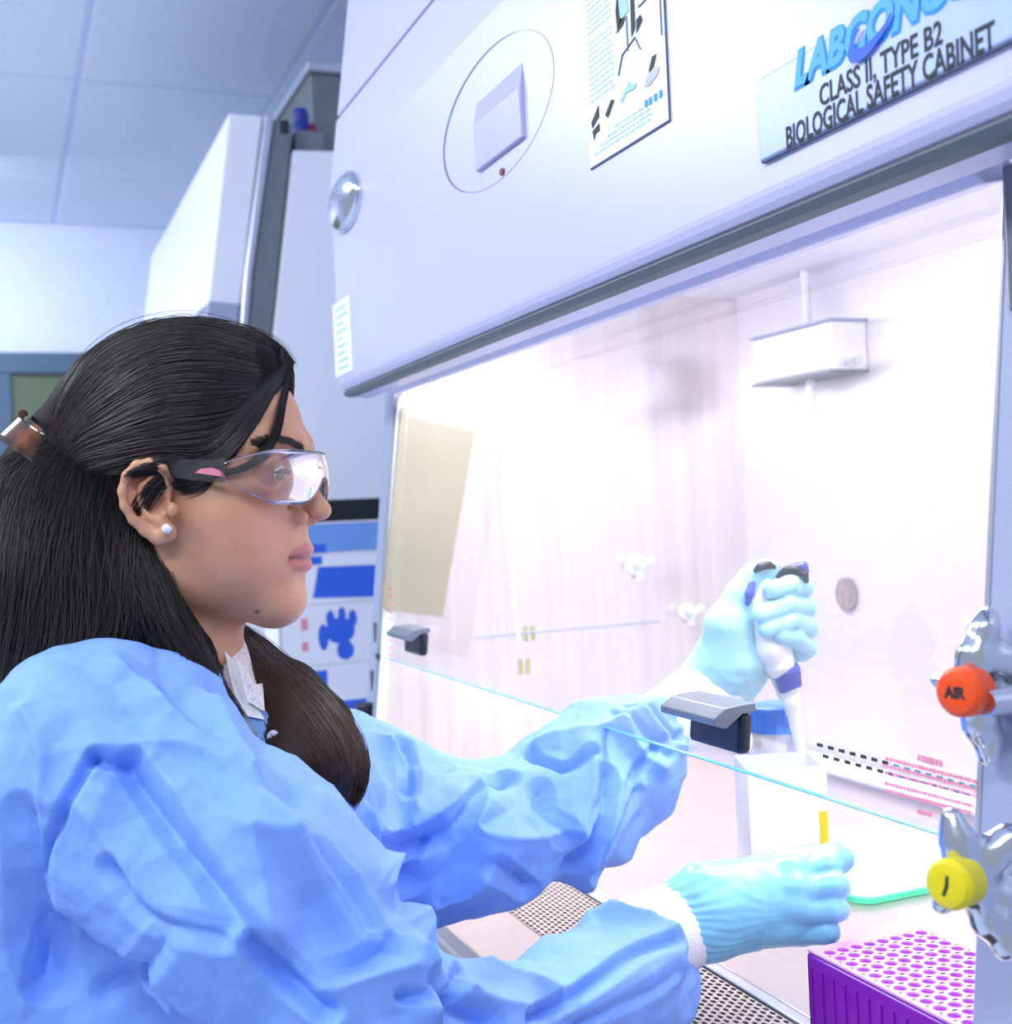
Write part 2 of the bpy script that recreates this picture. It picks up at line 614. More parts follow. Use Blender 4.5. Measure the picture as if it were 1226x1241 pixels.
def smooth_mesh(V, Fq, it=2, lam=0.5):
    n = len(V)
    for _ in range(it):
        acc = np.zeros_like(V); cnt = np.zeros(n)
        for a in range(4):
            b = (a + 1) % 4
            for p, q in ((a, b), (b, a)):
                for c in range(3):
                    acc[:, c] += np.bincount(Fq[:, p], V[Fq[:, q], c], n)
                cnt += np.bincount(Fq[:, p], minlength=n)
        V = V + lam * (acc / np.maximum(cnt, 1)[:, None] - V)
    return V


def subdivide(V, Fq):
    """every quad into four"""
    E = np.sort(np.concatenate([Fq[:, [a, (a + 1) % 4]] for a in range(4)]), axis=1)
    key = E[:, 0].astype(np.int64) * len(V) + E[:, 1]
    uq, inv = np.unique(key, return_inverse=True)
    mid = (V[uq // len(V)] + V[uq % len(V)]) / 2
    n = len(Fq)
    e = [len(V) + inv[a * n:(a + 1) * n] for a in range(4)]
    c = len(V) + len(uq) + np.arange(n)
    V2 = np.concatenate([V, mid, V[Fq].mean(1)])
    F2 = np.concatenate([np.stack([Fq[:, a], e[a], c, e[a - 1]], 1) for a in range(4)])
    return V2, F2


def vnormals(V, Fq):
    n = np.cross(V[Fq[:, 2]] - V[Fq[:, 0]], V[Fq[:, 3]] - V[Fq[:, 1]])
    N = np.zeros_like(V)
    for a in range(4):
        for c in range(3):
            N[:, c] += np.bincount(Fq[:, a], n[:, c], len(V))
    return N / (np.linalg.norm(N, axis=1, keepdims=True) + 1e-12)


def vnoise(P, scale, seed=0):
    """smooth value noise in 3D"""
    r = np.random.default_rng(seed)
    T = r.random((32, 32, 32))
    q = P * scale
    i = np.floor(q).astype(int); f = q - i
    f = f * f * (3 - 2 * f)
    v = 0
    for dx in (0, 1):
        for dy in (0, 1):
            for dz in (0, 1):
                ww = (f[:, 0] if dx else 1 - f[:, 0]) * (f[:, 1] if dy else 1 - f[:, 1]) * (f[:, 2] if dz else 1 - f[:, 2])
                v = v + ww * T[(i[:, 0] + dx) % 32, (i[:, 1] + dy) % 32, (i[:, 2] + dz) % 32]
    return v * 2 - 1


def crease_noise(P, scale, seed=0):
    """piecewise-linear noise: flat facets that meet in crisp creases"""
    r = np.random.default_rng(seed)
    T = r.random((32, 32, 32))
    A = np.linalg.qr(r.normal(0, 1, (3, 3)))[0]
    q = (P @ A) * scale + 7.3
    i = np.floor(q).astype(int); f = q - i
    o = np.argsort(-f, axis=1)
    fs = -np.sort(-f, axis=1)
    c = i.copy(); n = np.arange(len(P))
    g = lambda c: T[c[:, 0] % 32, c[:, 1] % 32, c[:, 2] % 32]
    v = g(c) * (1 - fs[:, 0])
    for k in range(3):
        c[n, o[:, k]] += 1
        v = v + g(c) * (fs[:, k] - (fs[:, k + 1] if k < 2 else 0))
    return v * 2 - 1


# ================================================================== ROOM
ZC = 1.5
XW = -6.33
floor = box('floor', (XW, -2.6, -1.30), (1.3, 1.50, -1.25), M['floor'], kind='structure')
wl = box('wall_far', (XW - 0.1, -2.6, -1.25), (XW, 1.50, ZC + 0.1), M['wall'], kind='structure')
wb = box('wall_back', (XW, 1.45, -1.25), (1.3, 1.55, ZC + 0.1), M['wall'], kind='structure')
xg = [XW + 0.001, -5.48, -4.29, -3.10, -1.91, -0.72, 0.47, 1.30]
yg = [-2.6, -2.30, -1.65, -1.0, -0.35, 0.30, 0.95, 1.449]
ceil = box('ceiling', (XW, -2.6, ZC + 0.012), (1.3, 1.45, ZC + 0.08), M['ceil'], kind='structure')
for i in range(len(xg) - 1):
    for j in range(len(yg) - 1):
        box('ceiling_tile', (xg[i] + 0.010, yg[j] + 0.010, ZC - 0.004), (xg[i + 1] - 0.010, yg[j + 1] - 0.010, ZC + 0.010), M['ceil'], ceil, bev=0.004)
for x in xg[1:-1]:
    box('grid_bar', (x - 0.012, -2.6, ZC - 0.0015), (x + 0.012, 1.449, ZC + 0.0118), M['grid'], ceil)
for y in yg[1:-1]:
    box('grid_bar', (XW + 0.001, y - 0.012, ZC - 0.0016), (1.3, y + 0.012, ZC + 0.0117), M['grid'], ceil)

# interior window in the far wall
win = box('window_1', (XW - 0.06, -1.35, -0.30), (XW + 0.005, 0.95, 0.86), M['gap'], kind='structure')
f_ = MB()
zt = 0.865
f_.box((XW, -1.40, zt - 0.10), (XW + 0.05, 1.0, zt)).box((XW, -1.40, -0.35), (XW + 0.05, 1.0, -0.27))
f_.box((XW, -1.40, -0.27), (XW + 0.05, -1.32, zt - 0.10)).box((XW, 0.92, -0.27), (XW + 0.05, 1.0, zt - 0.10))
f_.box((XW, -0.02, -0.27), (XW + 0.05, 0.075, zt - 0.10))
f_.build('window_frame', M['frame'], win, bev=0.006)
for a, b in ((-1.32, -0.02), (0.075, 0.92)):
    box('window_pane', (XW + 0.006, a, -0.27), (XW + 0.02, b, zt - 0.10), M['olive'], win)

# ================================================================== SECOND CABINET (further along the wall)
S2 = 0.125                                     # backward lean of its front
def y2(z, y0): return y0 + (z - 0.9) * S2
c2 = thing('safety_cabinet', (-3.8, 0.9, -1.25), 'tall white laboratory hood with a metal edge strip, further along behind the woman', 'cabinet')
X2 = -3.0
z2t = at(277, 137, 1.0)
zt2 = on_x(277, 137, X2)[2]
def pt2(px, py): q = on_x(px, py, X2); return (q[1], q[2])
def slab2(name, pix, m, x0, x1, bev=0.006):
    return MB().prism([pt2(*p) for p in pix], x0, x1).build(name, m, c2, bev=bev)
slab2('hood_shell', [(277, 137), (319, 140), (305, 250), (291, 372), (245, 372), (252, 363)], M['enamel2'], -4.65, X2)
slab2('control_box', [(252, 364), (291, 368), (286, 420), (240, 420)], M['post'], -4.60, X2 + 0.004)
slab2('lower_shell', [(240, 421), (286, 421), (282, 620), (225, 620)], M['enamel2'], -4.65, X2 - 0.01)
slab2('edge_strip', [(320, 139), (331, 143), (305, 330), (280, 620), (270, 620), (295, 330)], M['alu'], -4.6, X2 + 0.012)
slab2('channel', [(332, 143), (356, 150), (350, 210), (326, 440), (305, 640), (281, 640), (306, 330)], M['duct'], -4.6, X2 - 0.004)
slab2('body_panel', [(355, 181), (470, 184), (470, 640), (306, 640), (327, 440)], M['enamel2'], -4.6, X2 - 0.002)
a_ = pt2(240, 640); b_ = pt2(470, 640)
MB().box((-4.6, a_[0], -1.25), (X2 - 0.01, b_[0], a_[1])).build('base_stand', M['enamel2'], c2, bev=0.004)
q = on_x(350, 152, X2)
MB().tube([(X2 - 0.01, q[1] - 0.01, q[2] - 0.02), (X2 - 0.01, q[1] - 0.01, q[2] + 0.012)], 0.012).build('latch_knob', M['black'], c2)
# things standing on it
def on2(px, py, X=-3.05): return on_x(px, py, X)
a_ = on2(358, 181); b_ = on2(392, 158)
zc2 = pt2(400, 182)[1] + 0.0005
mb = MB().box((-3.35, a_[1], zc2), (-3.05, b_[1], b_[2] - 0.004)); mb.build('storage_box', M['card'], None, bev=0.004, label='small grey box on top of the second hood below the blue bottle', cat='box')
zb = b_[2] - 0.004
ca = on2(370, 158); ct = on2(370, 128)
prof = [(0.026, 0), (0.028, 0.004), (0.028, ct[2] - zb - 0.035), (0.022, ct[2] - zb - 0.025), (0.022, ct[2] - zb)]
bt = thing('bottle', (-3.12, ca[1] + 0.005, zb), 'dark blue bottle standing on the small grey box', 'bottle')
MB().tube([(-3.12, ca[1] + 0.005, zb + p[1]) for p in prof], [p[0] for p in prof], 20).build('body', M['navy'], bt, smooth=False)
MB().tube([(-3.12, ca[1] + 0.005, ct[2]), (-3.12, ca[1] + 0.005, ct[2] + 0.012)], [0.02, 0.018], 16).build('cap', M['navy'], bt)
rd = on2(384, 150)
MB().tube([(-3.10, rd[1], zb), (-3.10, rd[1], zb + 0.018), (-3.10, rd[1], zb + 0.022), (-3.10, rd[1], zb + 0.034)], [0.014, 0.014, 0.008, 0.008], 14).build(
    'small_jar', M['red'], None, label='tiny dull red jar beside the dark blue bottle', cat='jar')
# exhaust duct above
d0 = thing('exhaust_duct', (-3.4, 1.0, 0.98), 'dark grey metal exhaust duct rising to the ceiling behind the near cabinet', 'duct')
a_ = on_x(379, 160, -3.2)
MB().box((-3.7, a_[1], zc2 + 0.0), (-3.2, a_[1] + 0.42, 1.19)).build('duct_wall', M['duct'], d0, bev=0.004)
MB().box((-3.72, a_[1] - 0.012, 1.19), (-3.18, a_[1] + 0.43, 1.215)).build('duct_flange', M['alu'], d0, bev=0.004)
MB().tube([(-3.45, a_[1] + 0.30, 1.215), (-3.45, a_[1] + 0.30, 1.495)], 0.08, 24).build('duct_pipe', M['duct'], d0)

# ================================================================== GLOVE BOXES on a rack
XR = -2.75
def g2(px, py): q = on_x(px, py, XR); return q[1], q[2]
ys0, _ = g2(338, 700); ys1 = ys0 + 0.27
rk = thing('glove_box_rack', (XR - 0.07, (ys0 + ys1) / 2, -1.25), 'white rack holding glove boxes between the face and the near cabinet', 'rack')
zr = [g2(385, y)[1] for y in (606, 633, 670, 732, 806, 900)]
mbk = MB()
mbk.box((XR - 0.16, ys0 - 0.006, -1.25), (XR - 0.15, ys1 + 0.006, zr[1] + 0.002))
mbk.build('back_plate', M['white'], rk)
for yy in (ys0 - 0.008, ys1 + 0.002):
    box('side_plate', (XR - 0.15, yy, -1.25), (XR - 0.002, yy + 0.006, zr[1]), M['white'], rk)
for k in range(1, 6):
    box('shelf', (XR - 0.149, ys0 - 0.002, zr[k] - 0.004), (XR - 0.003, ys1 + 0.002, zr[k]), M['white'], rk)
tb = box('black_tray', (XR - 0.13, ys0 + 0.03, zr[1] + 0.0005), (XR - 0.005, ys1 - 0.02, zr[0]), M['black'], None, bev=0.006,
         label='black box lying on top of the white glove box rack', cat='box')
tb.name = 'tray'
lab = ['glove box with a pale blue front, topmost in the rack', 'white glove box with a big blue panel, second from the top of the rack',
       'white glove box printed with a blue gloved hand', 'white glove box with a blue lower panel, lowest in the rack']
for k in range(4):
    z0 = zr[k + 2] + 0.0005; z1 = zr[k + 1] - 0.0045
    g = thing('glove_box', (XR - 0.07, (ys0 + ys1) / 2, z0), lab[k], 'box', 'glove boxes in the rack')
    MB().box((XR - 0.145, ys0 + 0.001, z0), (XR, ys1 - 0.001, z1)).build('carton', M['paper'] if k else M['boxlight'], g, bev=0.002)
    hgt = z1 - z0
    xs = XR + 0.0008
    if k == 0:
        box('printed_band', (XR - 0.001, ys0 + 0.01, z0), (xs, ys0 + 0.11, z0 + 0.3 * hgt), M['boxblue'], g)
    if k == 1:
        MB().add([(xs, ys0 + 0.075, z0 + .12 * hgt), (xs, ys1 - 0.01, z0 + .05 * hgt), (xs, ys1 - 0.01, z0 + .72 * hgt), (xs, ys0 + 0.09, z0 + .75 * hgt)], [(0, 1, 2, 3)]).build('printed_panel', M['boxblue'], g, fix=False)
        box('printed_band', (XR - 0.001, ys0 + 0.02, z0 + .80 * hgt), (xs, ys0 + 0.10, z0 + .97 * hgt), M['boxblue'], g)
    if k == 2:
        mbh = MB()
        cy = ys0 + 0.135; cz = z0 + .55 * hgt
        for (dy, dz, ry, rz) in ((0, 0, .034, .03), (-.04, -.012, .012, .03), (-.022, .028, .010, .02), (0.005, .034, .009, .02), (0.03, .026, .010, .02), (0.01, -.045, .02, .022)):
            V = [(xs, cy + dy + ry * math.cos(q), cz + dz + rz * math.sin(q)) for q in np.linspace(0, 2 * math.pi, 18, endpoint=False)]
            mbh.add(V, [tuple(range(18))])
            xs += 0.0001
        mbh.build('printed_hand', M['boxblue'], g, fix=False)
        box('printed_spot', (XR - 0.001, ys0 + 0.045, z0 + .6 * hgt), (XR + 0.0008, ys0 + 0.06, z0 + .8 * hgt), M['pinkp'], g)
        box('printed_spot', (XR - 0.001, ys0 + 0.045, z0 + .25 * hgt), (XR + 0.0008, ys0 + 0.06, z0 + .4 * hgt), M['pinkp'], g)
    if k == 3:
        box('printed_band', (XR - 0.001, ys0 + 0.0, z0 + .72 * hgt), (xs, ys0 + 0.10, z0 + .95 * hgt), M['boxblue'], g)
        box('printed_panel', (XR - 0.001, ys0 + 0.06, z0 + .08 * hgt), (xs, ys1 - 0.005, z0 + .52 * hgt), M['boxblue'], g)

# ================================================================== NEAR BIOSAFETY CABINET
XL, XRR = -1.78, -0.30                         # outer ends
XI0, XI1 = -1.70, -0.545                       # inner faces
YB = 1.12                                      # back wall
ZW = -0.40                                     # work surface
SL = 0.115
def ysash(z): return 0.50 + (z + 0.20) * SL
cab = thing('safety_cabinet', ((XL + XRR) / 2, 0.9, -1.25), 'large white biological safety cabinet with sloping glass sash that the woman works in', 'cabinet')
YH = 0.475
ZB = 0.50                                      # belly
def yup(z): return YH + (z - ZB) * 0.14
low = [(YH, ZB), (YH, 0.205)] + [(YH + 0.02 - 0.02 * math.cos(a), 0.205 - 0.02 * math.sin(a)) for a in np.linspace(0.2, math.pi / 2, 6)] + [(0.515, 0.184), (0.515, 0.21), (0.60, 0.30), (0.60, 0.593), (yup(0.593), 0.593)]
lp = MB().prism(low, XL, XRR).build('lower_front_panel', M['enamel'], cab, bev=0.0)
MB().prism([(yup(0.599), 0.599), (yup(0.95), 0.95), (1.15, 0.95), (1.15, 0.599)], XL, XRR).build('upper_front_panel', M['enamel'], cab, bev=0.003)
MB().prism([(yup(0.6) + 0.01, 0.592), (yup(0.6) + 0.01, 0.6), (1.1, 0.6), (1.1, 0.592)], XL + 0.002, XRR - 0.002).build('seam_gasket', M['gap'], cab)
MB().prism([(0.516, 0.190), (0.530, 0.176), (0.552, 0.180), (0.552, 0.23), (0.516, 0.23)], XI0 - 0.0, XI1).build('sash_top_trim', M['enamel'], cab, bev=0.002)
# top / back / sides of the chamber
box('back_wall', (XI0, YB, ZW - 0.02), (XI1, YB + 0.03, 0.599), M['steel'], cab)
for xa_, xb_, mm_ in ((XI0 - 0.045, XI0, 'sidesteel'), (XI1, XI1 + 0.045, 'steel')):
    MB().prism([(ysash(ZW - .02) + .0508, ZW - 0.02), (ysash(0.18) + 0.0508 if xb_ > -1 else ysash(.18) + .008, 0.18), (0.61, 0.21), (0.61, 0.592), (YB + 0.03, 0.592), (YB + 0.03, ZW - 0.02)] if xb_ > -1 else
              [(ysash(ZW - .02) + .008, ZW - 0.02), (ysash(.18) + .008, 0.18), (0.61, 0.21), (0.61, 0.592), (YB + 0.03, 0.592), (YB + 0.03, ZW - 0.02)], xa_, xb_).build('side_wall', M[mm_], cab)
box('chamber_ceiling', (XI0, 0.601, 0.33), (XI1, YB, 0.35), M['white'], cab)
box('outer_side', (XL, 0.61, -0.46), (XL + 0.03, 1.15, 0.592), M['enamel'], cab)
MB().prism([(YH + 0.010, 0.1838), (YH + 0.006, 0.187), (YH + 0.004, 0.1885), (YH + 0.0030, 0.1865), (YH + 0.0075, 0.1815), (0.494, 0.1805), (0.494, 0.1838)], XL + 0.004, XRR).build('underside_shade', mat('grey_green_shade', (0.13, 0.16, 0.17), 0.6, noise=0.05), cab)  # dark strip added as the shade on the header's curved underside
MB().prism([(0.494, 0.1838), (0.494, 0.1812), (0.5158, 0.1790), (0.5158, 0.1838)], XL + 0.004, XRR).build('underside_trim', M['enamel'], cab)
tl = MB().tube([(XI0 + 0.03, 0.64, 0.275), (XI1 - 0.03, 0.64, 0.275)], 0.013, 14).build('lamp_tube', M['lamp'], cab, smooth=False)
# olive see-through panel in the far side wall
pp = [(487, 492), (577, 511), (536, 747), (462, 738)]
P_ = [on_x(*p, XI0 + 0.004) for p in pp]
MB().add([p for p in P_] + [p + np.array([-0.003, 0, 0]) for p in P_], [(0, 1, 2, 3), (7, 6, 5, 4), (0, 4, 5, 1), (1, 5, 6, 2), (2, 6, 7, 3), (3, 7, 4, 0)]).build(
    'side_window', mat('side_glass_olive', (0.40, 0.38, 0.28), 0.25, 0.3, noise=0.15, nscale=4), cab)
# posts either side of the sash
def post(x0, x1, zb, name, m, y_off=0.0, d=0.05):
    return MB().prism([(ysash(zb) + y_off, zb), (ysash(0.183) + y_off, 0.183), (ysash(0.183) + d, 0.183), (ysash(zb) + d, zb)], x0, x1).build(name, m, cab, bev=0.002)
post(XL + 0.005, XI0 - 0.028, -0.46, 'left_post', M['post'])
post(XI0 - 0.028, XI0 - 0.022, -0.46, 'sash_track', M['alu'], -0.004)
post(XI0 - 0.021, XI0 - 0.008, -0.195, 'track_channel', M['gap'], 0.01)
post(XI0 - 0.007, XI0 - 0.001, -0.46, 'sash_track', M['white'], -0.004)
post(XI0 - 0.021, XI0 - 0.008, -0.46, 'track_infill', M['white'], 0.012)
bb_ = ysash(-0.2)
box('stop_pin', (XI0 - 0.022, bb_ - 0.006, -0.203), (XI0 - 0.004, bb_ + 0.012, -0.196), M['black'], cab)
for zz in (-0.165, -0.235):
    box('latch_plate', (XL + 0.03, ysash(zz) - 0.004, zz - 0.018), (XI0 - 0.045, ysash(zz) + 0.004, zz + 0.012), M['handleg'], cab, bev=0.002)
box('lock_block', (XL + 0.02, ysash(-.3) - 0.02, -0.30), (XI0 - 0.035, ysash(-.3) + 0.006, -0.27), M['handle'], cab, bev=0.003)
post(XI1 + 0.004, XRR, -0.75, 'right_post', M['post'])
post(XI1 - 0.001, XI1 + 0.0035, -0.195, 'sash_track', M['alu'], 0.0)
q = on_y(1222, 225, ysash(0.1) - 0.002)
box('dark_bracket', (XI1 + 0.012, ysash(0.12) - 0.006, 0.10), (XRR, ysash(0.10) + 0.004, 0.183), M['handleg'], cab, bev=0.002)
box('access_plate', (XI1 + 0.020, ysash(-0.45) - 0.012, -0.70), (XRR, ysash(-0.33) - 0.001, -0.318), M['enamel'], cab, bev=0.006)

# sash glass
sg = thing('sash', ((XI0 + XI1) / 2, 0.5, -0.21), 'sloping clear glass sash of the near cabinet, with two black handles', 'sash')
gl = MB().prism([(ysash(-0.2), -0.2), (ysash(0.19), 0.19), (ysash(0.19) + 0.005, 0.19), (ysash(-0.2) + 0.005, -0.2)], XI0 - 0.006, XI1).build('glass_pane', M['glass'], sg)
box('polished_edge', (XI0, ysash(-0.2) - 0.0002, -0.2008), (XI1, ysash(-0.2) + 0.0045, -0.2001), M['glassedge'], gl)

def grip(x0, x1, zt_, zb_, label):
    h = MB().prism([(ysash(zb_) - 0.0115, zb_), (ysash(zt_) - 0.0115, zt_), (ysash(zt_) - 0.0006, zt_), (ysash(zb_) - 0.0006, zb_)], x0, x1).build('handle', M['handle'], sg, bev=0.004)
    y = ysash(zt_)
    MB().prism([(y - 0.0006, zt_ + 0.0005), (y - 0.012, zt_ + 0.0005), (y - 0.026, zt_ - 0.009), (y - 0.036, zt_ - 0.006), (y - 0.0365, zt_ - 0.001), (y - 0.026, zt_ + 0.006), (y - 0.010, zt_ + 0.0075), (y - 0.0006, zt_ + 0.0075)],
               x0 - 0.003, x1 + 0.003).build('lip', M['handleg'], h, bev=0.001)
a_ = on_y(915, 862, ysash(-0.13)); b_ = on_y(852, 862, ysash(-0.13))
print('grip', a_, b_, on_y(915, 915, ysash(-.15)), on_y(521, 762, .51), on_y(500, 762, .51), on_y(521, 795, .51))
grip(on_y(852, 880, 0.505)[0], on_y(915, 885, 0.505)[0], on_y(912, 863, 0.505)[2], on_y(912, 912, 0.505)[2], 'large black sash handle with grey lip beside the raised gloved hand')
grip(on_y(500, 770, 0.505)[0], on_y(521, 778, 0.505)[0], on_y(519, 767, 0.505)[2], on_y(519, 794, 0.505)[2], 'small black sash handle near the left post, right of the face')

# printed dashes and warning lines on the glass
def gp(px, py, off=0.0007):
    Y = 0.505
    for _ in range(6):
        p = on_y(px, py, Y); Y = ysash(p[2]) - off
    return on_y(px, py, Y)
def strip(mb, a, b, th):
    a = gp(*a); b = gp(*b); n_ = np.array([0, SL, 1.0]) / math.hypot(1, SL) * th / 2
    t = np.array([0, -0.0003, 0])
    mb.add([a - n_, b - n_, b + n_, a + n_, a - n_ + t, b - n_ + t, b + n_ + t, a + n_ + t], [(4, 5, 6, 7), (0, 1, 5, 4), (1, 2, 6, 5), (2, 3, 7, 6), (3, 0, 4, 7)])
for row, (y0_, sl_) in enumerate(((902, 0.268), (914, 0.268))):
    for k in range(15):
        x = 990 + row * 7 + k * 13.2
        if x + 7 > 1183: break
        m_ = MB(); strip(m_, (x, y0_ + sl_ * (x - 990)), (x + 7, y0_ + sl_ * (x + 7 - 990)), 0.0022 if k < 7 else 0.0013)
        m_.build('printed_dash', M['ink'] if k < 7 else M['glassedge'], gl, fix=False)
for row, (xa, xb, yy, th) in enumerate(((1112, 1142, 918, .004), (1073, 1184, 919, .0022), (1070, 1184, 927, .0022), (1072, 1182, 936, .0022), (1072, 1180, 949, .002), (1073, 1178, 958, .002), (1112, 1130, 983, .003))):
    m_ = MB(); x = xa
    while x < xb:
        l_ = random.uniform(2.2, 4.5)
        strip(m_, (x, yy + 0.26 * (x - xa)), (min(x + l_, xb), yy + 0.26 * (min(x + l_, xb) - xa)), th * random.uniform(0.8, 1.15))
        x += l_ + random.uniform(0.5, 1.3)
    m_.build('printed_line', M['pinkp'], gl, fix=False)
for k in range(9):
    m_ = MB(); strip(m_, (468, 712 + k * 9 + (8 if k > 4 else 0)), (476, 715 + k * 9 + (8 if k > 4 else 0)), 0.002)
    m_.build('printed_line', M['pinkp'], gl, fix=False)

# badge, dial cover, poster, plate, sticker
cz_ = on_y(421, 245, YH)[2]
V, Fc = ellipse_disc((on_y(403, 245, YH)[0] + on_y(440, 245, YH)[0]) / 2, cz_, 0.077, 0.040, YH, 0.004, dome=0.0)
obj('badge_rim', V, Fc, M['chrome'], cab, smooth=False)
V, Fc = ellipse_disc((on_y(403, 245, YH)[0] + on_y(440, 245, YH)[0]) / 2, cz_, 0.072, 0.037, YH - 0.004, 0.001, dome=0.014, rings=10)
bd = obj('badge', V, Fc, M['chrome'], cab, smooth=True)
# oval recessed cover with flap
dxc = (on_y(538, 160, YH)[0] + on_y(672, 100, YH)[0]) / 2
dzc = (on_y(650, 22, YH)[2] + on_y(575, 226, YH)[2]) / 2
drx = abs(on_y(538, 160, YH)[0] - on_y(672, 100, YH)[0]) / 2
drz = abs(on_y(650, 22, YH)[2] - on_y(575, 226, YH)[2]) / 2 + 0.012
print('dial', dxc, dzc, drx, drz)
V = []; Fc = []
for k in range(97):
    a = 2 * math.pi * k / 96
    wv_ = 0.0003 + 0.0034 * max(0, math.cos(a - math.radians(150)))
    for rr_, yy_ in ((0.0, YH - 0.0003), (wv_, YH - 0.0003), (wv_, YH - 0.0001)):
        V.append((dxc + (drx + rr_ * 1.8) * math.cos(a), yy_, dzc + (drz + rr_) * math.sin(a)))
for k in range(96):
    for j in range(2): Fc.append((k * 3 + j, k * 3 + j + 1, k * 3 + j + 4, k * 3 + j + 3))
obj('cover_groove', V, Fc, M['gap'], cab)
V, Fc = ellipse_disc(dxc, dzc, drx, drz, YH, 0.0003, n=64)
dc = obj('oval_cover', V, Fc, M['enamel'], cab)
f0 = [on_y(*p, YH - 0.004) for p in ((577, 207), (633, 168), (628, 68), (577, 128))]
xa, xb = f0[0][0], f0[1][0]
za, zb_ = (f0[0][2] + f0[1][2]) / 2, (f0[2][2] + f0[3][2]) / 2
MB().prism([(YH - 0.0003, za), (YH - 0.005, za + 0.0005), (YH - 0.006, zb_ - 0.025), (YH - 0.0003, zb_)], xa, xb).build('cover_flap', mat('lavender_flap', (0.46, 0.46, 0.66), 0.35, noise=0.02), dc, bev=0.001)
q = on_y(605, 208, YH - 0.004)
V, Fc = ellipse_disc(q[0], q[2], 0.005, 0.0035, YH - 0.0003, 0.002, n=20)
obj('indicator_light', V, Fc, M['red'], dc)

pz0 = on_y(717, 205, YH)[2]; px0 = on_y(717, 205, YH)[0]; px1 = on_y(812, 144, YH)[0]
px0 = (px0 + on_y(707, 0, YH)[0]) / 2
pz0 = (pz0 + on_y(812, 144, YH)[2]) / 2
po = thing('poster', ((px0 + px1) / 2, YH, pz0), 'printed white product sheet stuck on the cabinet header', 'poster')
ys = YH - 0.0012
box('sheet', (px0, ys, pz0), (px1, YH - 0.0002, ZB - 0.004), M['paper'], po)
m_ = MB(); m_.box((px0, ys - 0.0002, pz0 - 0.0012), (px1 + 0.0012, YH - 0.0002, pz0)); m_.box((px1, ys - 0.0002, pz0), (px1 + 0.0012, YH - 0.0002, ZB - 0.004)); m_.build('dark_border', M['gap'], po)
W_ = px1 - px0
def pr(name, u0, v0, u1, v1, m, lift=0.0004):
    """print on the sheet, u to the right 0..1, v up in metres"""
    return box(name, (px0 + u0 * W_, ys - lift, pz0 + v0), (px0 + u1 * W_, ys, pz0 + v1), m, po)
lines = MB(); zz = 0.053
while zz < 0.200:
    u = 0.05
    while u < 0.36:
        l_ = random.uniform(0.02, 0.07)
        lines.box((px0 + u * W_, ys - 0.0003, pz0 + zz), (px0 + min(u + l_, 0.38) * W_, ys, pz0 + zz + 0.0013)); u += l_ + 0.012
    zz += 0.0048 if int(zz * 1000) % 25 else 0.009
lines.build('text_lines', M['cyanp'], po)
sm = MB()
for k in range(4):
    u = 0.06 + 0.1 * k
    while u < 0.8:
        l_ = random.uniform(0.03, 0.07)
        sm.box((px0 + u * W_, ys - 0.0003, pz0 + 0.008 + k * 0.0040), (px0 + (u + l_) * W_, ys, pz0 + 0.0095 + k * 0.0040)); u += l_ + 0.015
sm.build('text_lines', M['cyanp'], po)
def blob(name, pts, m, lift=0.0005):
    V = [(px0 + u * W_, ys - lift, pz0 + v * .76) for u, v in pts]
    return MB().add(V, [tuple(range(len(V)))]).build(name, m, po, fix=False)
blob('picture_shape', [(.05, .048), (.16, .062), (.16, .049), (.06, .041)], M['ink'])
blob('picture_shape', [(.06, .038), (.16, .042), (.16, .034), (.10, .033), (.08, .026), (.07, .033)], M['ink'], .0006)
blob('picture_shape', [(.24, .046), (.33, .058), (.37, .055), (.28, .041)], M['ink'])
blob('picture_shape', [(.44, .050), (.56, .064), (.58, .061), (.47, .047)], M['cyanp'])
blob('picture_shape', [(.52, .054), (.62, .052), (.66, .056), (.56, .060)], M['cyanp'], .0007)
blob('picture_shape', [(.74, .047), (.80, .045), (.90, .050), (.93, .056), (.86, .060), (.78, .055)], M['handleg'])
blob('picture_shape', [(.80, .058), (.86, .060), (.90, .071), (.85, .071)], M['ink'], .0007)
for k, u in enumerate((.74, .79, .85, .91)):
    blob('icon', [(u, .026), (u + .035, .026), (u + .035, .033), (u, .033)], M['bluep'])
bz = 0.085
for s_ in ([(.44, bz + .060), (.47, bz + .080), (.49, bz + .050), (.52, bz + .046), (.45, bz + .040)], [(.62, bz + .02), (.67, bz + .028), (.67, bz + .066), (.63, bz + .07)],
           [(.68, bz + .02), (.76, bz + .03), (.74, bz + .036), (.69, bz + .034)], [(.43, bz + .036), (.52, bz + .040), (.56, bz + .046), (.50, bz + .048)]):
    blob('picture_shape', s_, M['ink'], .0008)
for a, b in (((.50, bz + .01), (.66, bz + .018)), ((.50, bz + .01), (.44, bz - .008)), ((.66, bz + .018), (.72, bz + .002)), ((.72, bz + .045), (.97, bz + .05)), ((.97, bz + .09), (.97, bz + .0)), ((.85, bz + .09), (.85, bz + .05)), ((.57, bz + .046), (.57, bz + .01))):
    m_ = MB().tube([(px0 + a[0] * W_, ys - .0006, pz0 + a[1] * .76), (px0 + b[0] * W_, ys - .0006, pz0 + b[1] * .76)], 0.0007, 4)
    m_.build('picture_line', M['handleg'], po)
blob('picture_shape', [(.44, bz + .15), (.46, bz + .10), (.50, bz + .085), (.53, bz + .10), (.52, bz + .15)], M['ink'], .0006)
blob('picture_shape', [(.55, bz + .15), (.58, bz + .085), (.80, bz + .068), (.93, bz + .08), (.95, bz + .15)], M['handleg'])
blob('picture_shape', [(.60, bz + .15), (.66, bz + .098), (.80, bz + .086), (.89, bz + .10), (.89, bz + .15)], M['olivep'], .0007)
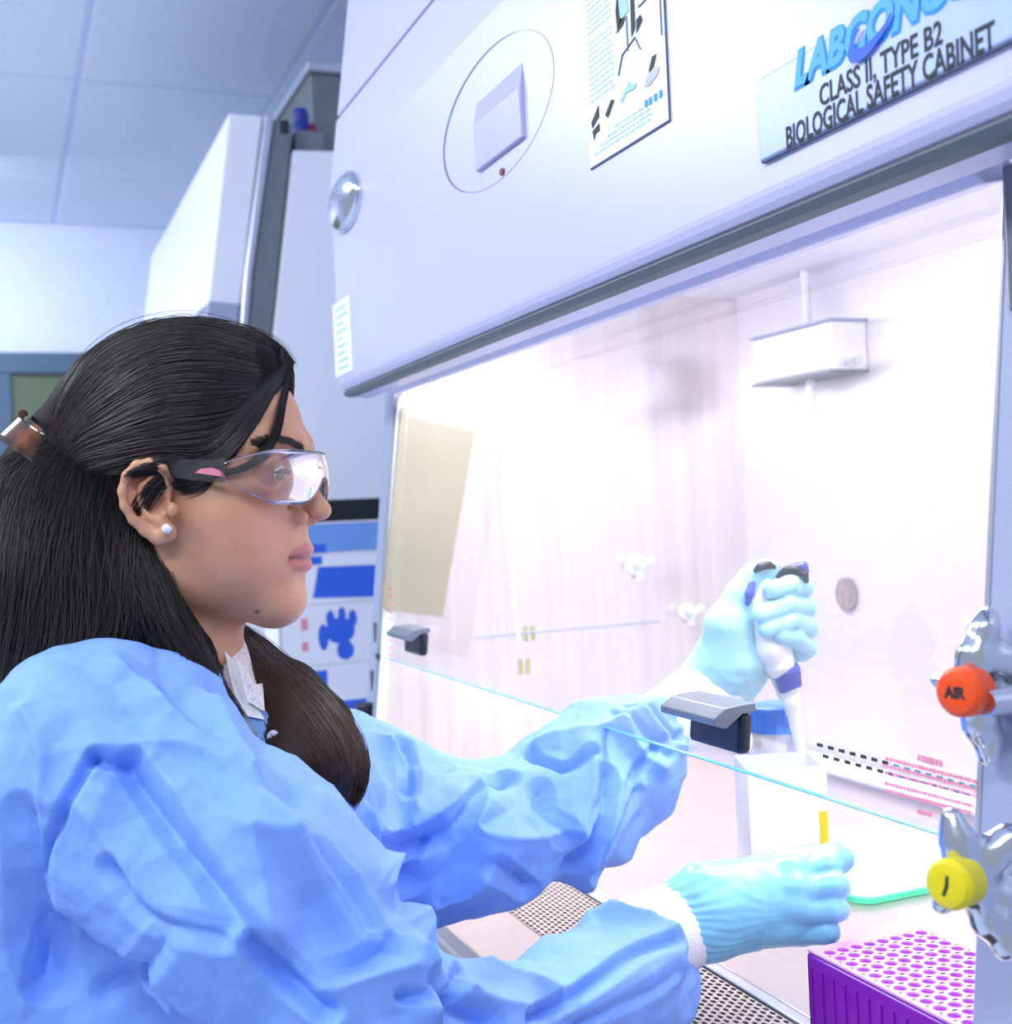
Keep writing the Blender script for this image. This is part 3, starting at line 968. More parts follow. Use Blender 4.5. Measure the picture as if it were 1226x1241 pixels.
blob('picture_shape', [(.45, bz + .068), (.58, bz + .066), (.60, bz + .05), (.50, bz + .046)], M['cyanp'], .0006)

# name plate
lx0 = on_y(923, 150, YH)[0]; lz1 = on_y(923, 97, YH)[2]; lz0 = on_y(928, 196, YH)[2]
print('plate', lx0, lz0, lz1, on_y(1226, 57, YH), on_y(1078, 0, YH))
lx1 = lx0 + 0.27
npl = thing('name_plate', ((lx0 + lx1) / 2, YH, lz0), 'pale blue plate lettered CLASS II, TYPE B2 BIOLOGICAL SAFETY CABINET', 'sign')
box('plate', (lx0, YH - 0.0035, lz0), (lx1, YH - 0.0002, lz1), mat('pale_blue_plate', (0.42, 0.53, 0.86), 0.3, noise=0.02), npl, bev=0.003)
MB().box((lx0 + 0.002, YH - 0.0032, lz0 - 0.0012), (lx1, YH - 0.0003, lz0 + 0.0002)).build('plate_shadow_edge', M['gap'], npl)
yt = YH - 0.0038
def ty(px, py): p = on_y(px, py, yt); return p
b0 = ty(953, 181); b1 = ty(1206, 58); t0 = ty(950, 152)
print('text', b0, b1, t0)
def fit_text(name, s, xa, xb, zbase, cap, m, ext=0.0005, bold=0.0012, shear=0.0, yy=yt):
    size = cap / 0.72
    o = text_mesh(name, s, (0, yy, 0), (1, 0, 0), (0, 0, 1), size, m, npl, ext, 1.0, bold * 1.0, shear)
    V = np.array([v.co[:] for v in o.data.vertices])
    w0, w1 = V[:, 0].min(), V[:, 0].max(); h0, h1 = V[:, 2].min(), V[:, 2].max()
    b_ = np.array(npl['_b'])
    for v in o.data.vertices:
        v.co.x = xa - b_[0] + (v.co.x - w0) / (w1 - w0) * (xb - xa)
        v.co.z = zbase - b_[2] + (v.co.z - h0) / (h1 - h0) * cap
    return o
cap2 = (t0[2] - b0[2]) * 0.9
fit_text('lettering', 'BIOLOGICAL SAFETY CABINET', b0[0], b1[0], b0[2], cap2, M['ink'], ext=.00008, bold=0.0004)
c0 = ty(993, 126); c1 = ty(1142, 54)
fit_text('lettering', 'CLASS II, TYPE B2', c0[0], c1[0], (c0[2] + c1[2]) / 2 - 0.003, cap2 * 1.1, M['ink'], ext=.00008, bold=0.0004)
l0 = ty(962, 114)
fit_text('logo_shadow', 'LABCONCO', l0[0], l0[0] + 0.160, l0[2] + 0.0010, 0.0250, M['bluep'], ext=.0001, bold=0.0030, shear=0.25)
fit_text('logo', 'LABCONCO', l0[0] + .0012, l0[0] + 0.159, l0[2] + 0.0028, 0.0225, mat('logo_blue', (0.08, 0.42, 0.95), 0.5, noise=0.03), ext=.0001, bold=0.0014, shear=0.25, yy=yt - 0.0004)
# swoosh over the logo
m_ = MB()
ang = np.linspace(0.2, math.pi * 1.15, 20)
cx_, cz2 = l0[0] + 0.078, l0[2] + 0.013
outer = [(cx_ + 0.022 * math.cos(a + .4), yt - 0.0022, cz2 + 0.016 * math.sin(a + 2.9)) for a in ang]
inner = [(cx_ + 0.017 * math.cos(a + .4) + .001, yt - 0.0022, cz2 + 0.009 * math.sin(a + 2.9)) for a in ang]
m_.add(outer + inner, [(i, i + 1, 20 + i + 1, 20 + i) for i in range(19)])
m_.build('logo_swoosh', mat('logo_deep_blue', (0.02, 0.12, 0.75), 0.5, noise=0.03), npl, fix=False)

# sticker at the far end of the header
s0 = on_y(405, 372, YH); s1 = on_y(425, 448, YH)
st = thing('sticker', (s0[0], YH, s1[2]), 'small white sticker with faint lines at the far end of the cabinet header', 'sticker')
box('label_sheet', (on_y(405, 400, YH)[0], YH - 0.0012, on_y(425, 450, YH)[2]), (on_y(426, 400, YH)[0], YH - 0.0002, on_y(408, 368, YH)[2]), M['paper'], st)
xa = on_y(407, 400, YH)[0]; xb = on_y(424, 400, YH)[0]; za = on_y(425, 450, YH)[2]; zb_ = on_y(408, 368, YH)[2]
m_ = MB()
for k in range(9):
    z_ = za + (zb_ - za) * (0.08 + 0.1 * k)
    m_.box((xa + 0.01, YH - 0.0016, z_), (xa + (xb - xa) * random.uniform(0.5, 0.95), YH - 0.0012, z_ + 0.003))
m_.build('text_lines', M['cyanp'], st)

# outlet box on the back wall with its conduit
o0 = on_y(912, 396, YB - 0.06); o1 = on_y(1010, 460, YB - 0.06)
ob = thing('outlet_box', ((o0[0] + o1[0]) / 2, YB - 0.03, o1[2]), 'white outlet box mounted high on the inner back wall of the cabinet', 'outlet')
oz0, oz1 = on_y(960, 458, YB - .06)[2], on_y(960, 400, YB - .06)[2]
box('housing', (o0[0], YB - 0.06, oz0), (o1[0], YB - 0.0005, oz1), M['white'], ob, bev=0.003)
box('cover', (o0[0] + 0.004, YB - 0.064, oz0 + 0.003), (o1[0] - 0.004, YB - 0.06, oz1 - 0.003), M['enamel2'], ob, bev=0.001)
box('rim', (o0[0] - 0.003, YB - 0.066, oz1), (o1[0] + 0.003, YB - 0.0005, oz1 + 0.003), M['post'], ob)
box('rim', (o0[0] - 0.001, YB - 0.066, oz0 - 0.003), (o1[0] + 0.001, YB - 0.0005, oz0), M['duct'], ob)
xm = (o0[0] + o1[0]) / 2
MB().tube([(xm, YB - 0.03, oz0 - 0.05), (xm, YB - 0.03, oz0 - 0.003)], 0.007).build('conduit', M['white'], ob)
MB().tube([(xm, YB - 0.03, oz1 + 0.003), (xm, YB - 0.03, 0.329)], 0.007).build('conduit', M['white'], ob)
MB().tube([(o1[0] + .006, YB - 0.04, oz0 + 0.01), (o1[0] + 0.03, YB - 0.04, oz0 + 0.01)], 0.006).build('side_nipple', M['alu'], ob)
# valves on the far side wall and a drain screw at the back
for px_, py_, s_, lb in ((770, 685, 1.0, 'left of two small white service valves on the inner side wall'), (832, 742, .85, 'right of two small white service valves, nearest the raised gloved hand')):
    c = on_x(px_, py_, XI0)
    vv = thing('service_valve', (XI0, c[1], c[2]), lb, 'valve', 'service valves on the side wall')
    MB().tube([(XI0 + 0.0005, c[1], c[2]), (XI0 + 0.006, c[1], c[2]), (XI0 + 0.007, c[1], c[2]), (XI0 + 0.02, c[1], c[2])], [0.016 * s_, 0.016 * s_, 0.008 * s_, 0.008 * s_], 20).build('flange', M['white'], vv)
    MB().tube([(XI0 + 0.020, c[1] - 0.018 * s_, c[2] + 0.012 * s_), (XI0 + 0.022, c[1], c[2]), (XI0 + 0.020, c[1] + 0.018 * s_, c[2] + 0.010 * s_)], [0.006, 0.005, 0.006], 10).build('handle', M['white'], vv)
    MB().tube([(XI0 + 0.012, c[1], c[2] - 0.022 * s_), (XI0 + 0.012, c[1], c[2])], [0.005, 0.006], 10).build('outlet_tip', M['white'], vv)
    MB().tube([(XI0 + 0.026, c[1] - 0.010, c[2] - .004), (XI0 + 0.028, c[1] - 0.010, c[2] - .004)], 0.004, 10).build('blue_dot', M['cyanp'], vv)
c = on_y(1028, 720, YB)
V, Fc = ellipse_disc(c[0], c[2], 0.022, 0.024, YB - 0.0003, 0.006, n=32)
obj('round_plug', V, Fc, mat('grey_brown_plug', (0.35, 0.30, 0.30), 0.7, noise=0.3, nscale=60), cab)
# hose hanging along the side wall
hp_ = [on_x(*p, XI0 + 0.02) for p in ((646, 455), (636, 490), (614, 540), (608, 590), (614, 650), (622, 715), (628, 775))]
MB().tube(hp_, 0.0022, 10).build('thin_hose', M['paper'], None, label='thin pale hose hanging against the inner side wall of the cabinet', cat='hose')
for px_, py_ in ((637, 768), (631, 808)):
    c = on_x(px_, py_, XI0)
    for dy in (0, 0.012):
        box('vent_slot', (XI0 + 0.0003, c[1] + dy - .003, c[2] - 0.011), (XI0 + 0.002, c[1] + dy + .003, c[2] + 0.011), M['olivep'], cab)
a_ = on_x(575, 772, XI0); b_ = on_x(800, 806, XI0)
MB().tube([(XI0 + 0.003, a_[1], a_[2]), (XI0 + 0.003, b_[1], a_[2])], 0.0014, 8).build('wall_rail', M['post'], cab)

# work surface, rear ledge, grille, armrest, pan
box('work_surface', (XI0, 0.560, ZW - 0.012), (XI1, YB - 0.03, ZW), M['worktop'], cab, bev=0.002)
MB().tube([(XI0, YB - 0.035, ZW + 0.016), (XI1, YB - 0.035, ZW + 0.016)], 0.013, 14).build('rear_ledge', M['white'], cab)
box('surface_lip', (XI0, 0.548, ZW - 0.01), (XI1, 0.5595, ZW), M['alu'], cab, bev=0.0015)
# perforated grille: a plate with rows of real holes
def perforated(xa, xb, ya, yb, z, dx, dy, rx, ry, th):
    V = []; Fc = []
    nrow = int((yb - ya) / dy)
    ncol = int((xb - xa) / dx) + 1
    oct_ = [(math.cos(a), math.sin(a)) for a in np.arange(8) * math.pi / 4]
    sq = [(1, 0), (1, 1), (0, 1), (-1, 1), (-1, 0), (-1, -1), (0, -1), (1, -1)]
    for j in range(nrow):
        for i in range(ncol):
            cx = xa + (i + 0.5 * (j % 2)) * dx + dx / 2; cy = ya + (j + 0.5) * dy
            n = len(V)
            for s in sq: V.append((cx + s[0] * dx / 2, cy + s[1] * dy / 2, z))
            for s in oct_: V.append((cx + s[0] * rx, cy + s[1] * ry, z))
            for s in oct_: V.append((cx + s[0] * rx, cy + s[1] * ry, z - th))
            for k in range(8):
                k2 = (k + 1) % 8
                Fc.append((n + k, n + k2, n + 8 + k2, n + 8 + k)); Fc.append((n + 8 + k, n + 8 + k2, n + 16 + k2, n + 16 + k))
    return V, Fc
V, Fc = perforated(XI0, XI1, 0.455, 0.547, ZW - 0.001, 0.0092, 0.0056, 0.0034, 0.0020, 0.0015)
gr = obj('perforated_grille', V, Fc, M['grille'], cab)
gr['label'] = 'perforated steel air grille along the front edge'
box('drain_pan', (XI0, 0.40, ZW - 0.06), (XI1, YB, ZW - 0.05), M['pan'], cab)
MB().prism([(0.365, ZW - 0.018), (0.372, ZW - 0.006), (0.385, ZW - 0.001), (0.454, ZW), (0.454, ZW - 0.02), (0.38, ZW - 0.04)], XI0, XI1).build('armrest', M['worktop'], cab, bev=0.002)
MB().prism([(0.36, ZW - 0.06), (0.372, ZW - 0.02), (0.385, ZW - 0.02), (0.385, -0.52), (0.36, -0.52)], XL, XRR).build('front_apron', M['black'], cab, bev=0.002)
box('base_cabinet', (XL, 0.40, -1.25), (XRR, 1.15, -0.47), M['enamel'], cab, bev=0.005)
box('chamber_floor', (XL + 0.03, 0.39, -0.47), (XRR, 1.15, -0.461), M['pan'], cab)

# ================================================================== THINGS ON THE WORK SURFACE
# purple rack, a little larger than a hand
RX0, RY0 = on_z(977, 1150, -0.335)[:2]
print('rack', on_z(977, 1150, -0.335), on_z(1115, 1118, -0.335), on_z(1107, 1241, -0.335), on_z(985, 1190, ZW))
px_, py_ = 0.0128, 0.0121
rkk = thing('tube_rack', (RX0 + 0.09, RY0 + 0.05, ZW), 'purple rack with a grid of round wells beside the lower gloved hand', 'rack')
nx_, ny_ = 12, 8
rx0 = RX0; ry0 = RY0; rx1 = rx0 + nx_ * px_ + 0.016; ry1 = ry0 + ny_ * py_ + 0.008
zt_ = -0.335
mb = MB().prism([(ry0, ZW + 0.0005), (ry0, zt_ - 0.004), (ry0 + 0.003, zt_ - 0.0015), (ry1 - 0.003, zt_ - 0.0015), (ry1, zt_ - 0.004), (ry1, ZW + 0.0005), (ry1 - 0.003, ZW + 0.0005), (ry1 - 0.003, zt_ - 0.008), (ry0 + 0.003, zt_ - 0.008), (ry0 + 0.003, ZW + 0.0005)], rx0, rx1)
mb.box((rx0, ry0, ZW + 0.0005), (rx0 + 0.003, ry1, zt_ - 0.004)).box((rx1 - 0.003, ry0, ZW + 0.0005), (rx1, ry1, zt_ - 0.004))
mb.build('body', M['purple'], rkk, bev=0.001, fix=False)
for k in range(26):
    x = rx0 + 0.004 + k * (rx1 - rx0 - 0.008) / 25
    if k % 2 == 0:
        box('side_rib', (x, ry0 - 0.0012, ZW + 0.001), (x + 0.0022, ry0 + 0.0005, zt_ - 0.012), M['purple'], rkk)
# purple top plate with holes, coloured lilac for the glare on it
V = []; Fc = []; wv = []; wf = []
oc = 14
for j in range(ny_):
    for i in range(nx_):
        cx = rx0 + 0.008 + px_ * (i + 0.5); cy = ry0 + 0.004 + py_ * (j + 0.5)
        n = len(V)
        for k in range(oc):
            a = 2 * math.pi * k / oc
            c_, s_ = math.cos(a), math.sin(a); mx_ = max(abs(c_), abs(s_))
            V.append((cx + c_ / mx_ * px_ / 2, cy + s_ / mx_ * py_ / 2, zt_))
        for k in range(oc):
            a = 2 * math.pi * k / oc; V.append((cx + 0.0046 * math.cos(a), cy + 0.0046 * math.sin(a), zt_))
        for k in range(oc):
            a = 2 * math.pi * k / oc; V.append((cx + 0.0046 * math.cos(a), cy + 0.0046 * math.sin(a), zt_ - 0.0015))
        for k in range(oc):
            k2 = (k + 1) % oc
            Fc.append((n + k, n + k2, n + oc + k2, n + oc + k)); Fc.append((n + oc + k, n + oc + k2, n + 2 * oc + k2, n + 2 * oc + k))
        # corner fill
        m0 = len(wv)
        for (z_, r_) in ((zt_ - 0.0004, 0.00462), (zt_ - 0.025, 0.0042), (zt_ - 0.032, 0.002)):
            for k in range(oc):
                a = 2 * math.pi * k / oc; wv.append((cx + r_ * math.cos(a), cy + r_ * math.sin(a), z_))
        for r_ in range(2):
            for k in range(oc):
                k2 = (k + 1) % oc; wf.append((m0 + r_ * oc + k, m0 + (r_ + 1) * oc + k, m0 + (r_ + 1) * oc + k2, m0 + r_ * oc + k2))
        wf.append(tuple(range(m0 + 2 * oc, m0 + 3 * oc)))
tp = obj('top_plate', V, Fc, M['lilac'], rkk, label='purple top face coloured pale lilac for glare')
fr_ = MB()
for a, b in (((rx0 + .0005, ry0 + .0005), (rx0 + 0.0081, ry1 - .0005)), ((rx1 - 0.0081, ry0 + .0005), (rx1 - .0005, ry1 - .0005)), ((rx0 + 0.0081, ry0 + .0005), (rx1 - 0.0081, ry0 + 0.0041)), ((rx0 + 0.0081, ry1 - 0.0041), (rx1 - 0.0081, ry1 - .0005))):
    fr_.box((a[0], a[1], zt_ - 0.0016), (b[0], b[1], zt_))
fr_.build('rim', M['lilac'], rkk)
obj('wells', wv, wf, mat('violet_wells', (0.38, 0.01, 0.75), 0.3, noise=0.03), rkk, kind='stuff')

# pale lid with a mint green edge, lying behind the rack
c0 = on_z(1040, 1098, ZW); c1 = on_z(1133, 1088, ZW)
print('lid', c0, c1)
ld = thing('bench_pad', (c0[0] - 0.05, c0[1] + 0.08, ZW), 'white pad with a mint green edge lying behind the purple rack', 'tray')
def rrect(x0, y0, x1, y1, r_, z0, z1):
    pts = []
    for cx, cy, a0 in ((x1 - r_, y1 - r_, 0), (x0 + r_, y1 - r_, 90), (x0 + r_, y0 + r_, 180), (x1 - r_, y0 + r_, 270)):
        for k in range(6):
            a = math.radians(a0 + k * 18); pts.append((cx + r_ * math.cos(a), cy + r_ * math.sin(a)))
    n = len(pts)
    V = [(p[0], p[1], z0) for p in pts] + [(p[0], p[1], z1) for p in pts]
    return V, [tuple(range(n))[::-1], tuple(range(n, 2 * n))] + [(i, (i + 1) % n, n + (i + 1) % n, n + i) for i in range(n)]
lx0_, ly0_ = c0[0] - 0.19, c0[1] + 0.0
V, Fc = rrect(lx0_, ly0_, c0[0] + 0.005, ly0_ + 0.19, 0.02, ZW + 0.0005, ZW + 0.006)
obj('green_base', V, Fc, M['green'], ld)
V, Fc = rrect(lx0_ + 0.004, ly0_ + 0.004, c0[0] + 0.001, ly0_ + 0.186, 0.018, ZW + 0.006, ZW + 0.016)
obj('white_pad', V, Fc, M['white'], ld)

# media bottle with blue ribbed cap, and a white carton before it
bc = on_z(945, 1010, ZW)
Db = 1.30
p0 = at(938, 870, Db)
bx, by = p0[0], p0[1]
zc_ = at(938, 885, Db)[2]; zc1 = at(938, 853, Db)[2]
bo = thing('media_bottle', (bx, by, ZW), 'clear square bottle with a ribbed blue cap standing behind the pipette', 'bottle')
V, Fc = rrect(bx - 0.034, by - 0.034, bx + 0.034, by + 0.034, 0.012, ZW + 0.0005, zc_ - 0.035)
b1_ = obj('bottle_body', V, Fc, M['bottle'], bo)
V, Fc = rrect(bx - 0.031, by - 0.031, bx + 0.031, by + 0.031, 0.011, ZW + 0.003, ZW + 0.10)
obj('clear_medium', V, Fc, mat('pale_medium', (0.8, 0.78, 0.8), 0.2, noise=0.02), bo)
MB().tube([(bx, by, zc_ - 0.035), (bx, by, zc_ - 0.015), (bx, by, zc_)], [0.032, 0.024, 0.024], 24).build('neck', M['bottle'], bo)
MB().tube([(bx, by, zc_), (bx, by, zc1 - 0.002), (bx, by, zc1)], [0.0275, 0.0275, 0.025], 32).build('cap', M['capblue'], bo)
for k in range(28):
    a = 2 * math.pi * k / 28
    MB().tube([(bx + 0.0277 * math.cos(a), by + 0.0277 * math.sin(a), zc_ + 0.002), (bx + 0.0277 * math.cos(a), by + 0.0277 * math.sin(a), zc1 - 0.004)], 0.0013, 5).build('cap_rib', M['capblue'], bo)
Dw = 1.16
a_ = at(897, 925, Dw); b_ = at(990, 925, Dw)
wc = (a_ + b_) / 2; hw = np.linalg.norm(b_ - a_) / 2
wbx = thing('waste_carton', (wc[0], wc[1], ZW), 'white open carton standing under the pipette tip with a yellow strip on it', 'box')
zt3 = at(940, 922, Dw)[2]
ex = (b_ - a_) / (2 * hw); ex[2] = 0; ey = np.array([-ex[1], ex[0], 0])
def obox(c, hx, hy, z0, z1):
    P = [c + ex * sx * hx + ey * sy * hy for sx, sy in ((-1, -1), (1, -1), (1, 1), (-1, 1))]
    V = [(p[0], p[1], z0) for p in P] + [(p[0], p[1], z1) for p in P]
    return V, [(3, 2, 1, 0), (4, 5, 6, 7), (0, 1, 5, 4), (1, 2, 6, 5), (2, 3, 7, 6), (3, 0, 4, 7)]
wc0 = np.array([wc[0], wc[1], 0])
m_ = MB()
for c_, hx, hy in ((wc0 - ey * 0.033, hw, 0.0012), (wc0 + ey * 0.033, hw, 0.0012), (wc0 - ex * (hw - 0.0012), 0.0012, 0.033), (wc0 + ex * (hw - 0.0012), 0.0012, 0.033)):
    V, Fc = obox(c_, hx, hy, ZW + 0.0005, zt3); m_.add(V, Fc)
V, Fc = obox(wc0, hw, 0.033, ZW + 0.0005, ZW + 0.002); m_.add(V, Fc)
m_.build('carton', M['white'], wbx)
V, Fc = obox(wc0 - ey * 0.0345 + ex * (hw * 0.86), 0.004, 0.0003, at(990, 1018, Dw)[2], at(990, 972, Dw)[2])
MB().add(V, Fc).build('yellow_strip', M['yellowp'], wbx)

# ================================================================== VALVES on the right post
def wing_valve(D, knob, wings, stem, kcol, label, kr, axis, base):
    """knob: px; wings: list of px chains; D: depth"""
    fld = Field(np.array([-0.075, -0.075, -0.06]), np.array([0.095, 0.09, 0.06]), 0.0009)
    K = cf(*knob, D)
    def q(px, py, dd=0.0): return cf(px, py, D + dd) - K
    for ch in wings:
        pts = [(q(*c[:2], c[2]), c[3] * 1.25) for c in ch]
        fld.chain(pts, 0.006)
    fld.chain([(q(*c[:2], c[2]), c[3] * .9) for c in stem], 0.008)
    V, Fq = fld.mesh()
    V = smooth_mesh(V, Fq, 10)
    W = cf2w(V + K)
    t = thing('gas_valve', cf2w(K), label, 'valve')
    obj('chrome_body', W, Fq, M['chrome'], t, smooth=True)
    c = cf2w(K); ax = np.array(axis, float); ax /= np.linalg.norm(ax)
    MB().tube([c + ax * s_ for s_ in (-0.010, -0.009, 0.005, 0.008, 0.0088)], [kr * .9, kr, kr, kr * .82, kr * .55], 32).build('knob', M[kcol], t)
    return t, c, ax
ax_ = (cf2w(np.array([-0.75, 0.03, -0.66])))
t, c, ax = wing_valve(0.66, (1168, 838), [
    [(1172, 838, .01, .007), (1180, 795, .01, .007), (1192, 762, .012, .006), (1196, 748, .014, .005)],
    [(1195, 800, .01, .006), (1210, 800, .015, .008), (1226, 828, .02, .006)],
    [(1176, 845, .01, .006), (1182, 880, .012, .005), (1196, 915, .014, .004)],
    [(1200, 870, .01, .004), (1204, 895, .014, .004), (1200, 915, .014, .004)],
    [(1165, 836, .012, .004), (1150, 828, .012, .0035), (1135, 824, .012, .003)]],
    [(1175, 838, .012, .009), (1205, 845, .02, .009), (1245, 850, .02, .008)], 'orange', 'chrome gas valve with a round orange knob on the right post', 0.0135, ax_, None)
nrm = ax
side_ = np.cross(ax, [0, 0, 1.0]); side_ /= np.linalg.norm(side_)
up_ = np.cross(side_, ax)
if side_ @ R < 0: side_ = -side_
text_mesh('knob_lettering', 'AIR', c + ax * 0.0089 - side_ * 0.0062 - up_ * 0.003, side_, up_, 0.0085, M['ink'], t, 0.0003, 0.85, 0.0004)
t2, c, ax = wing_valve(0.62, (1156, 1070), [
    [(1165, 1060, .01, .008), (1158, 1020, .01, .006), (1152, 990, .012, .004)],
    [(1170, 1045, .01, .006), (1168, 1020, .012, .005), (1156, 1000, .012, .004)],
    [(1175, 1065, .01, .007), (1200, 1035, .012, .007), (1222, 1018, .012, .006), (1240, 1020, .012, .006)],
    [(1180, 1085, .01, .006), (1195, 1120, .012, .005), (1220, 1148, .012, .005), (1245, 1150, .012, .006)],
    [(1190, 1075, .012, .006), (1215, 1090, .012, .005), (1222, 1130, .012, .004)],
    [(1152, 1075, .012, .004), (1144, 1092, .012, .0035), (1140, 1098, .012, .003)]],
    [(1160, 1065, .012, .008), (1195, 1075, .02, .008), (1240, 1065, .02, .008)], 'yellow', 'chrome gas valve with a round yellow knob, below the orange one', 0.0128, ax_, None)
up_ = np.cross(side_, ax)
MB().tube([c + ax * 0.0086 + up_ * 0.005 - side_ * .001, c + ax * 0.009 + side_ * .0008, c + ax * 0.0086 - up_ * 0.005 + side_ * .001], 0.0010, 6).build('knob_mark', M['ink'], t2)
for (tt, py_) in ((t, 850), (t2, 1065)):
    p = on_y(1216, py_, 0.49)
    MB().tube([np.array([p[0], 0.478, p[2]]), np.array([p[0], ysash(p[2]) - 0.0005, p[2]])], [0.007, 0.009], 20).build('mounting_stem', M['chrome'], tt)
# ================================================================== THE WOMAN
# person frame: u = right in view, v = up, d = depth from the lens (metres)
YAW = math.radians(8)
HO = cf(200, 605, 0.93)
HX = np.array([-math.sin(YAW), 0, -math.cos(YAW)])          # her right, towards the lens
HY = np.array([math.cos(YAW), 0, -math.sin(YAW)])           # the way she faces
HZ = np.array([0, 1.0, 0])
HM = np.stack([HX, HY, HZ])                                  # rows


def h2c(V):
    V = np.asarray(V, float)
    return HO + V[..., 0:1] * HX + V[..., 1:2] * HY + V[..., 2:3] * HZ


def c2h(V):
    q = np.asarray(V, float) - HO
    return np.stack([q @ HX, q @ HY, q @ HZ], -1)


def hpx(px, py, x):
    """head-local point seen at a pixel, on the plane x = const"""
    d = np.array([(px - 613) / FPX, (620.5 - py) / FPX, 1.0])
    t = (x + HO @ HX) / (d @ HX)
    return c2h(d * t)


def hw(V): return cf2w(h2c(V))


hip = cf2w(cf(230, 1330, 0.93))
person = thing('person', (hip[0], hip[1], -1.25), 'woman in light blue gown, gloves and clear glasses, long dark hair clipped back, pipetting', 'person')

# ---- head and neck, one surface
hf = Field((-0.095, -0.105, -0.235), (0.095, 0.138, 0.135), 0.00145)
hf.ell((0, .014, .046), (.073, .092, .076), 0)                       # cranium
hf.ell((0, .040, -.012), (.061, .068, .070), .03)                    # mid face
hf.ell((0, .048, -.052), (.050, .054, .036), .02)                    # lower face
hf.cone((-.042, .020, -.050), (-.012, .085, -.076), .016, .013, .02)
hf.cone((.042, .020, -.050), (.012, .085, -.076), .016, .013, .02)   # jaw
hf.ell((0, .089, -.0755), (.021, .0175, .0165), .018)                # chin
for s in (-1, 1):
    hf.ell((s * .043, .066, -.012), (.022, .024, .020), .022)        # cheekbone
    hf.ell((s * .036, .070, -.040), (.022, .022, .026), .02)         # cheek
    hf.cone((s * .010, .1035, .040), (s * .044, .082, .040), .0085, .008, .012)   # brow ridge
    hf.ell((s * .034, .105, .021), (.021, .016, .013), .012, 'sub')  # socket
hf.ell((0, .086, -.040), (.030, .0225, .024), .014)                  # muzzle
hf.cone((0, .1025, .030), (0, .1165, -.002), .0062, .0070, .009)     # nose bridge
hf.ell((0, .1205, -.0085), (.0086, .0090, .0076), .006)              # nose tip
for s in (-1, 1):
    hf.ell((s * .0135, .1065, -.0135), (.0062, .0098, .0070), .003)  # wings
    hf.ell((s * .0068, .1140, -.0210), (.0030, .0055, .0042), .002, 'sub')
    hf.chain([((s * .0185, .105, -.004), .0016), ((s * .0205, .0975, -.009), .0018), ((s * .0200, .0955, -.017), .0018)], .004, 'sub')
hf.ell((0, .1065, -.0375), (.0185, .0080, .0050), .005)              # upper lip
hf.ell((0, .1050, -.0500), (.0165, .0090, .0070), .004)              # lower lip
hf.ell((0, .1150, -.0605), (.016, .0090, .0048), .008, 'sub')        # under the lip
for (a, b) in (((0, .1185, -.0435), (.013, .1120, -.0440)), ((.013, .1120, -.0440), (.0255, .0990, -.0425)), ((0, .1185, -.0435), (-.013, .1120, -.0440)), ((-.013, .1120, -.0440), (-.0255, .0990, -.0425))):
    hf.cone(a, b, .0014, .0014, .0022, 'sub')
for s in (-1, 1):
    hf.ell((s * .033, .0915, .0205), (.0150, .0135, .0132), .003)    # lids over the eyeball
    e0 = np.array([s * .0335, .1065, .0180])
    hf.ell(e0, (.0140, .0095, .0054), .0012, 'sub')
hf.cone((0, -.006, -.045), c2h(cf(212, 800, .935)), .047, .045, .02)    # neck
hf.cone(c2h(cf(212, 800, .935)), c2h(cf(215, 900, .955)), .045, .066, .03)
hf.cone(c2h(cf(150, 905, .90)), c2h(cf(320, 905, 1.0)), .045, .045, .04)
# ear on the near side, traced at x = .074
EX = .0735
def ep(px, py, dx=0.0): return hpx(px, py, EX + dx)
for s in (1, -1):
    def me_(p): return np.array([s * p[0], p[1], p[2]])
    hf.chain([(me_(ep(*p[:2], p[2])), p[3]) for p in ((192, 578, -.004, .004), (180, 600, -.002, .005), (190, 625, -.003, .006), (200, 642, -.003, .0068))], .006)
    hf.ell(me_(ep(180, 600, -.001)), (.0042, .0165, .0235), .004)
    hf.chain([(me_(ep(*p[:2], p[2])), p[3]) for p in
              ((203, 600, -.001, .0022), (206, 582, .003, .0028), (197, 567, .006, .0032), (182, 561, .008, .0034), (166, 564, .010, .0036), (154, 577, .011, .0036),
               (149, 595, .011, .0036), (152, 613, .010, .0036), (162, 630, .007, .0036), (176, 643, .003, .0040), (192, 652, .000, .0052), (204, 646, -.001, .0062))], .0025)
    hf.chain([(me_(ep(*p[:2], p[2])), p[3]) for p in ((186, 578, .003, .0026), (172, 590, .005, .0028), (168, 606, .005, .0028), (178, 624, .003, .0030), (194, 632, .001, .0034))], .0025)
    hf.ell(me_(ep(188, 608, .006)), (.0085, .0072, .0085), .003, 'sub')
    hf.chain([(me_(ep(*p[:2], p[2])), p[3]) for p in ((170, 574, .009, .0022), (160, 590, .010, .0024), (160, 606, .010, .0024), (168, 622, .008, .0020))], .003, 'sub')
    hf.ell(me_(ep(209, 618, .002)), (.0045, .0040, .0055), .003)      # tragus
V, Fq = hf.mesh()
V = smooth_mesh(V, Fq, 1, 0.5)
P = V
def g_(c, r):
    return np.exp(-(((P - np.array(c)) / np.array(r)) ** 2).sum(1))
Ps = P.copy(); Ps[:, 0] = np.abs(P[:, 0])
def gs_(c, r):
    return np.exp(-(((Ps - np.array(c)) / np.array(r)) ** 2).sum(1))
colr = np.tile(np.array([0.63, 0.32, 0.185]), (len(P), 1))
def mixc(wt, c):
    global colr
    wt = np.clip(wt, 0, 1)[:, None]
    colr = colr * (1 - wt) + np.array(c) * wt
mixc(0.55 * gs_((.040, .080, -.015), (.028, .04, .026)), (0.72, 0.33, 0.25))     # cheeks
mixc(0.5 * g_((0, .118, -.010), (.015, .012, .012)), (0.70, 0.34, 0.26))
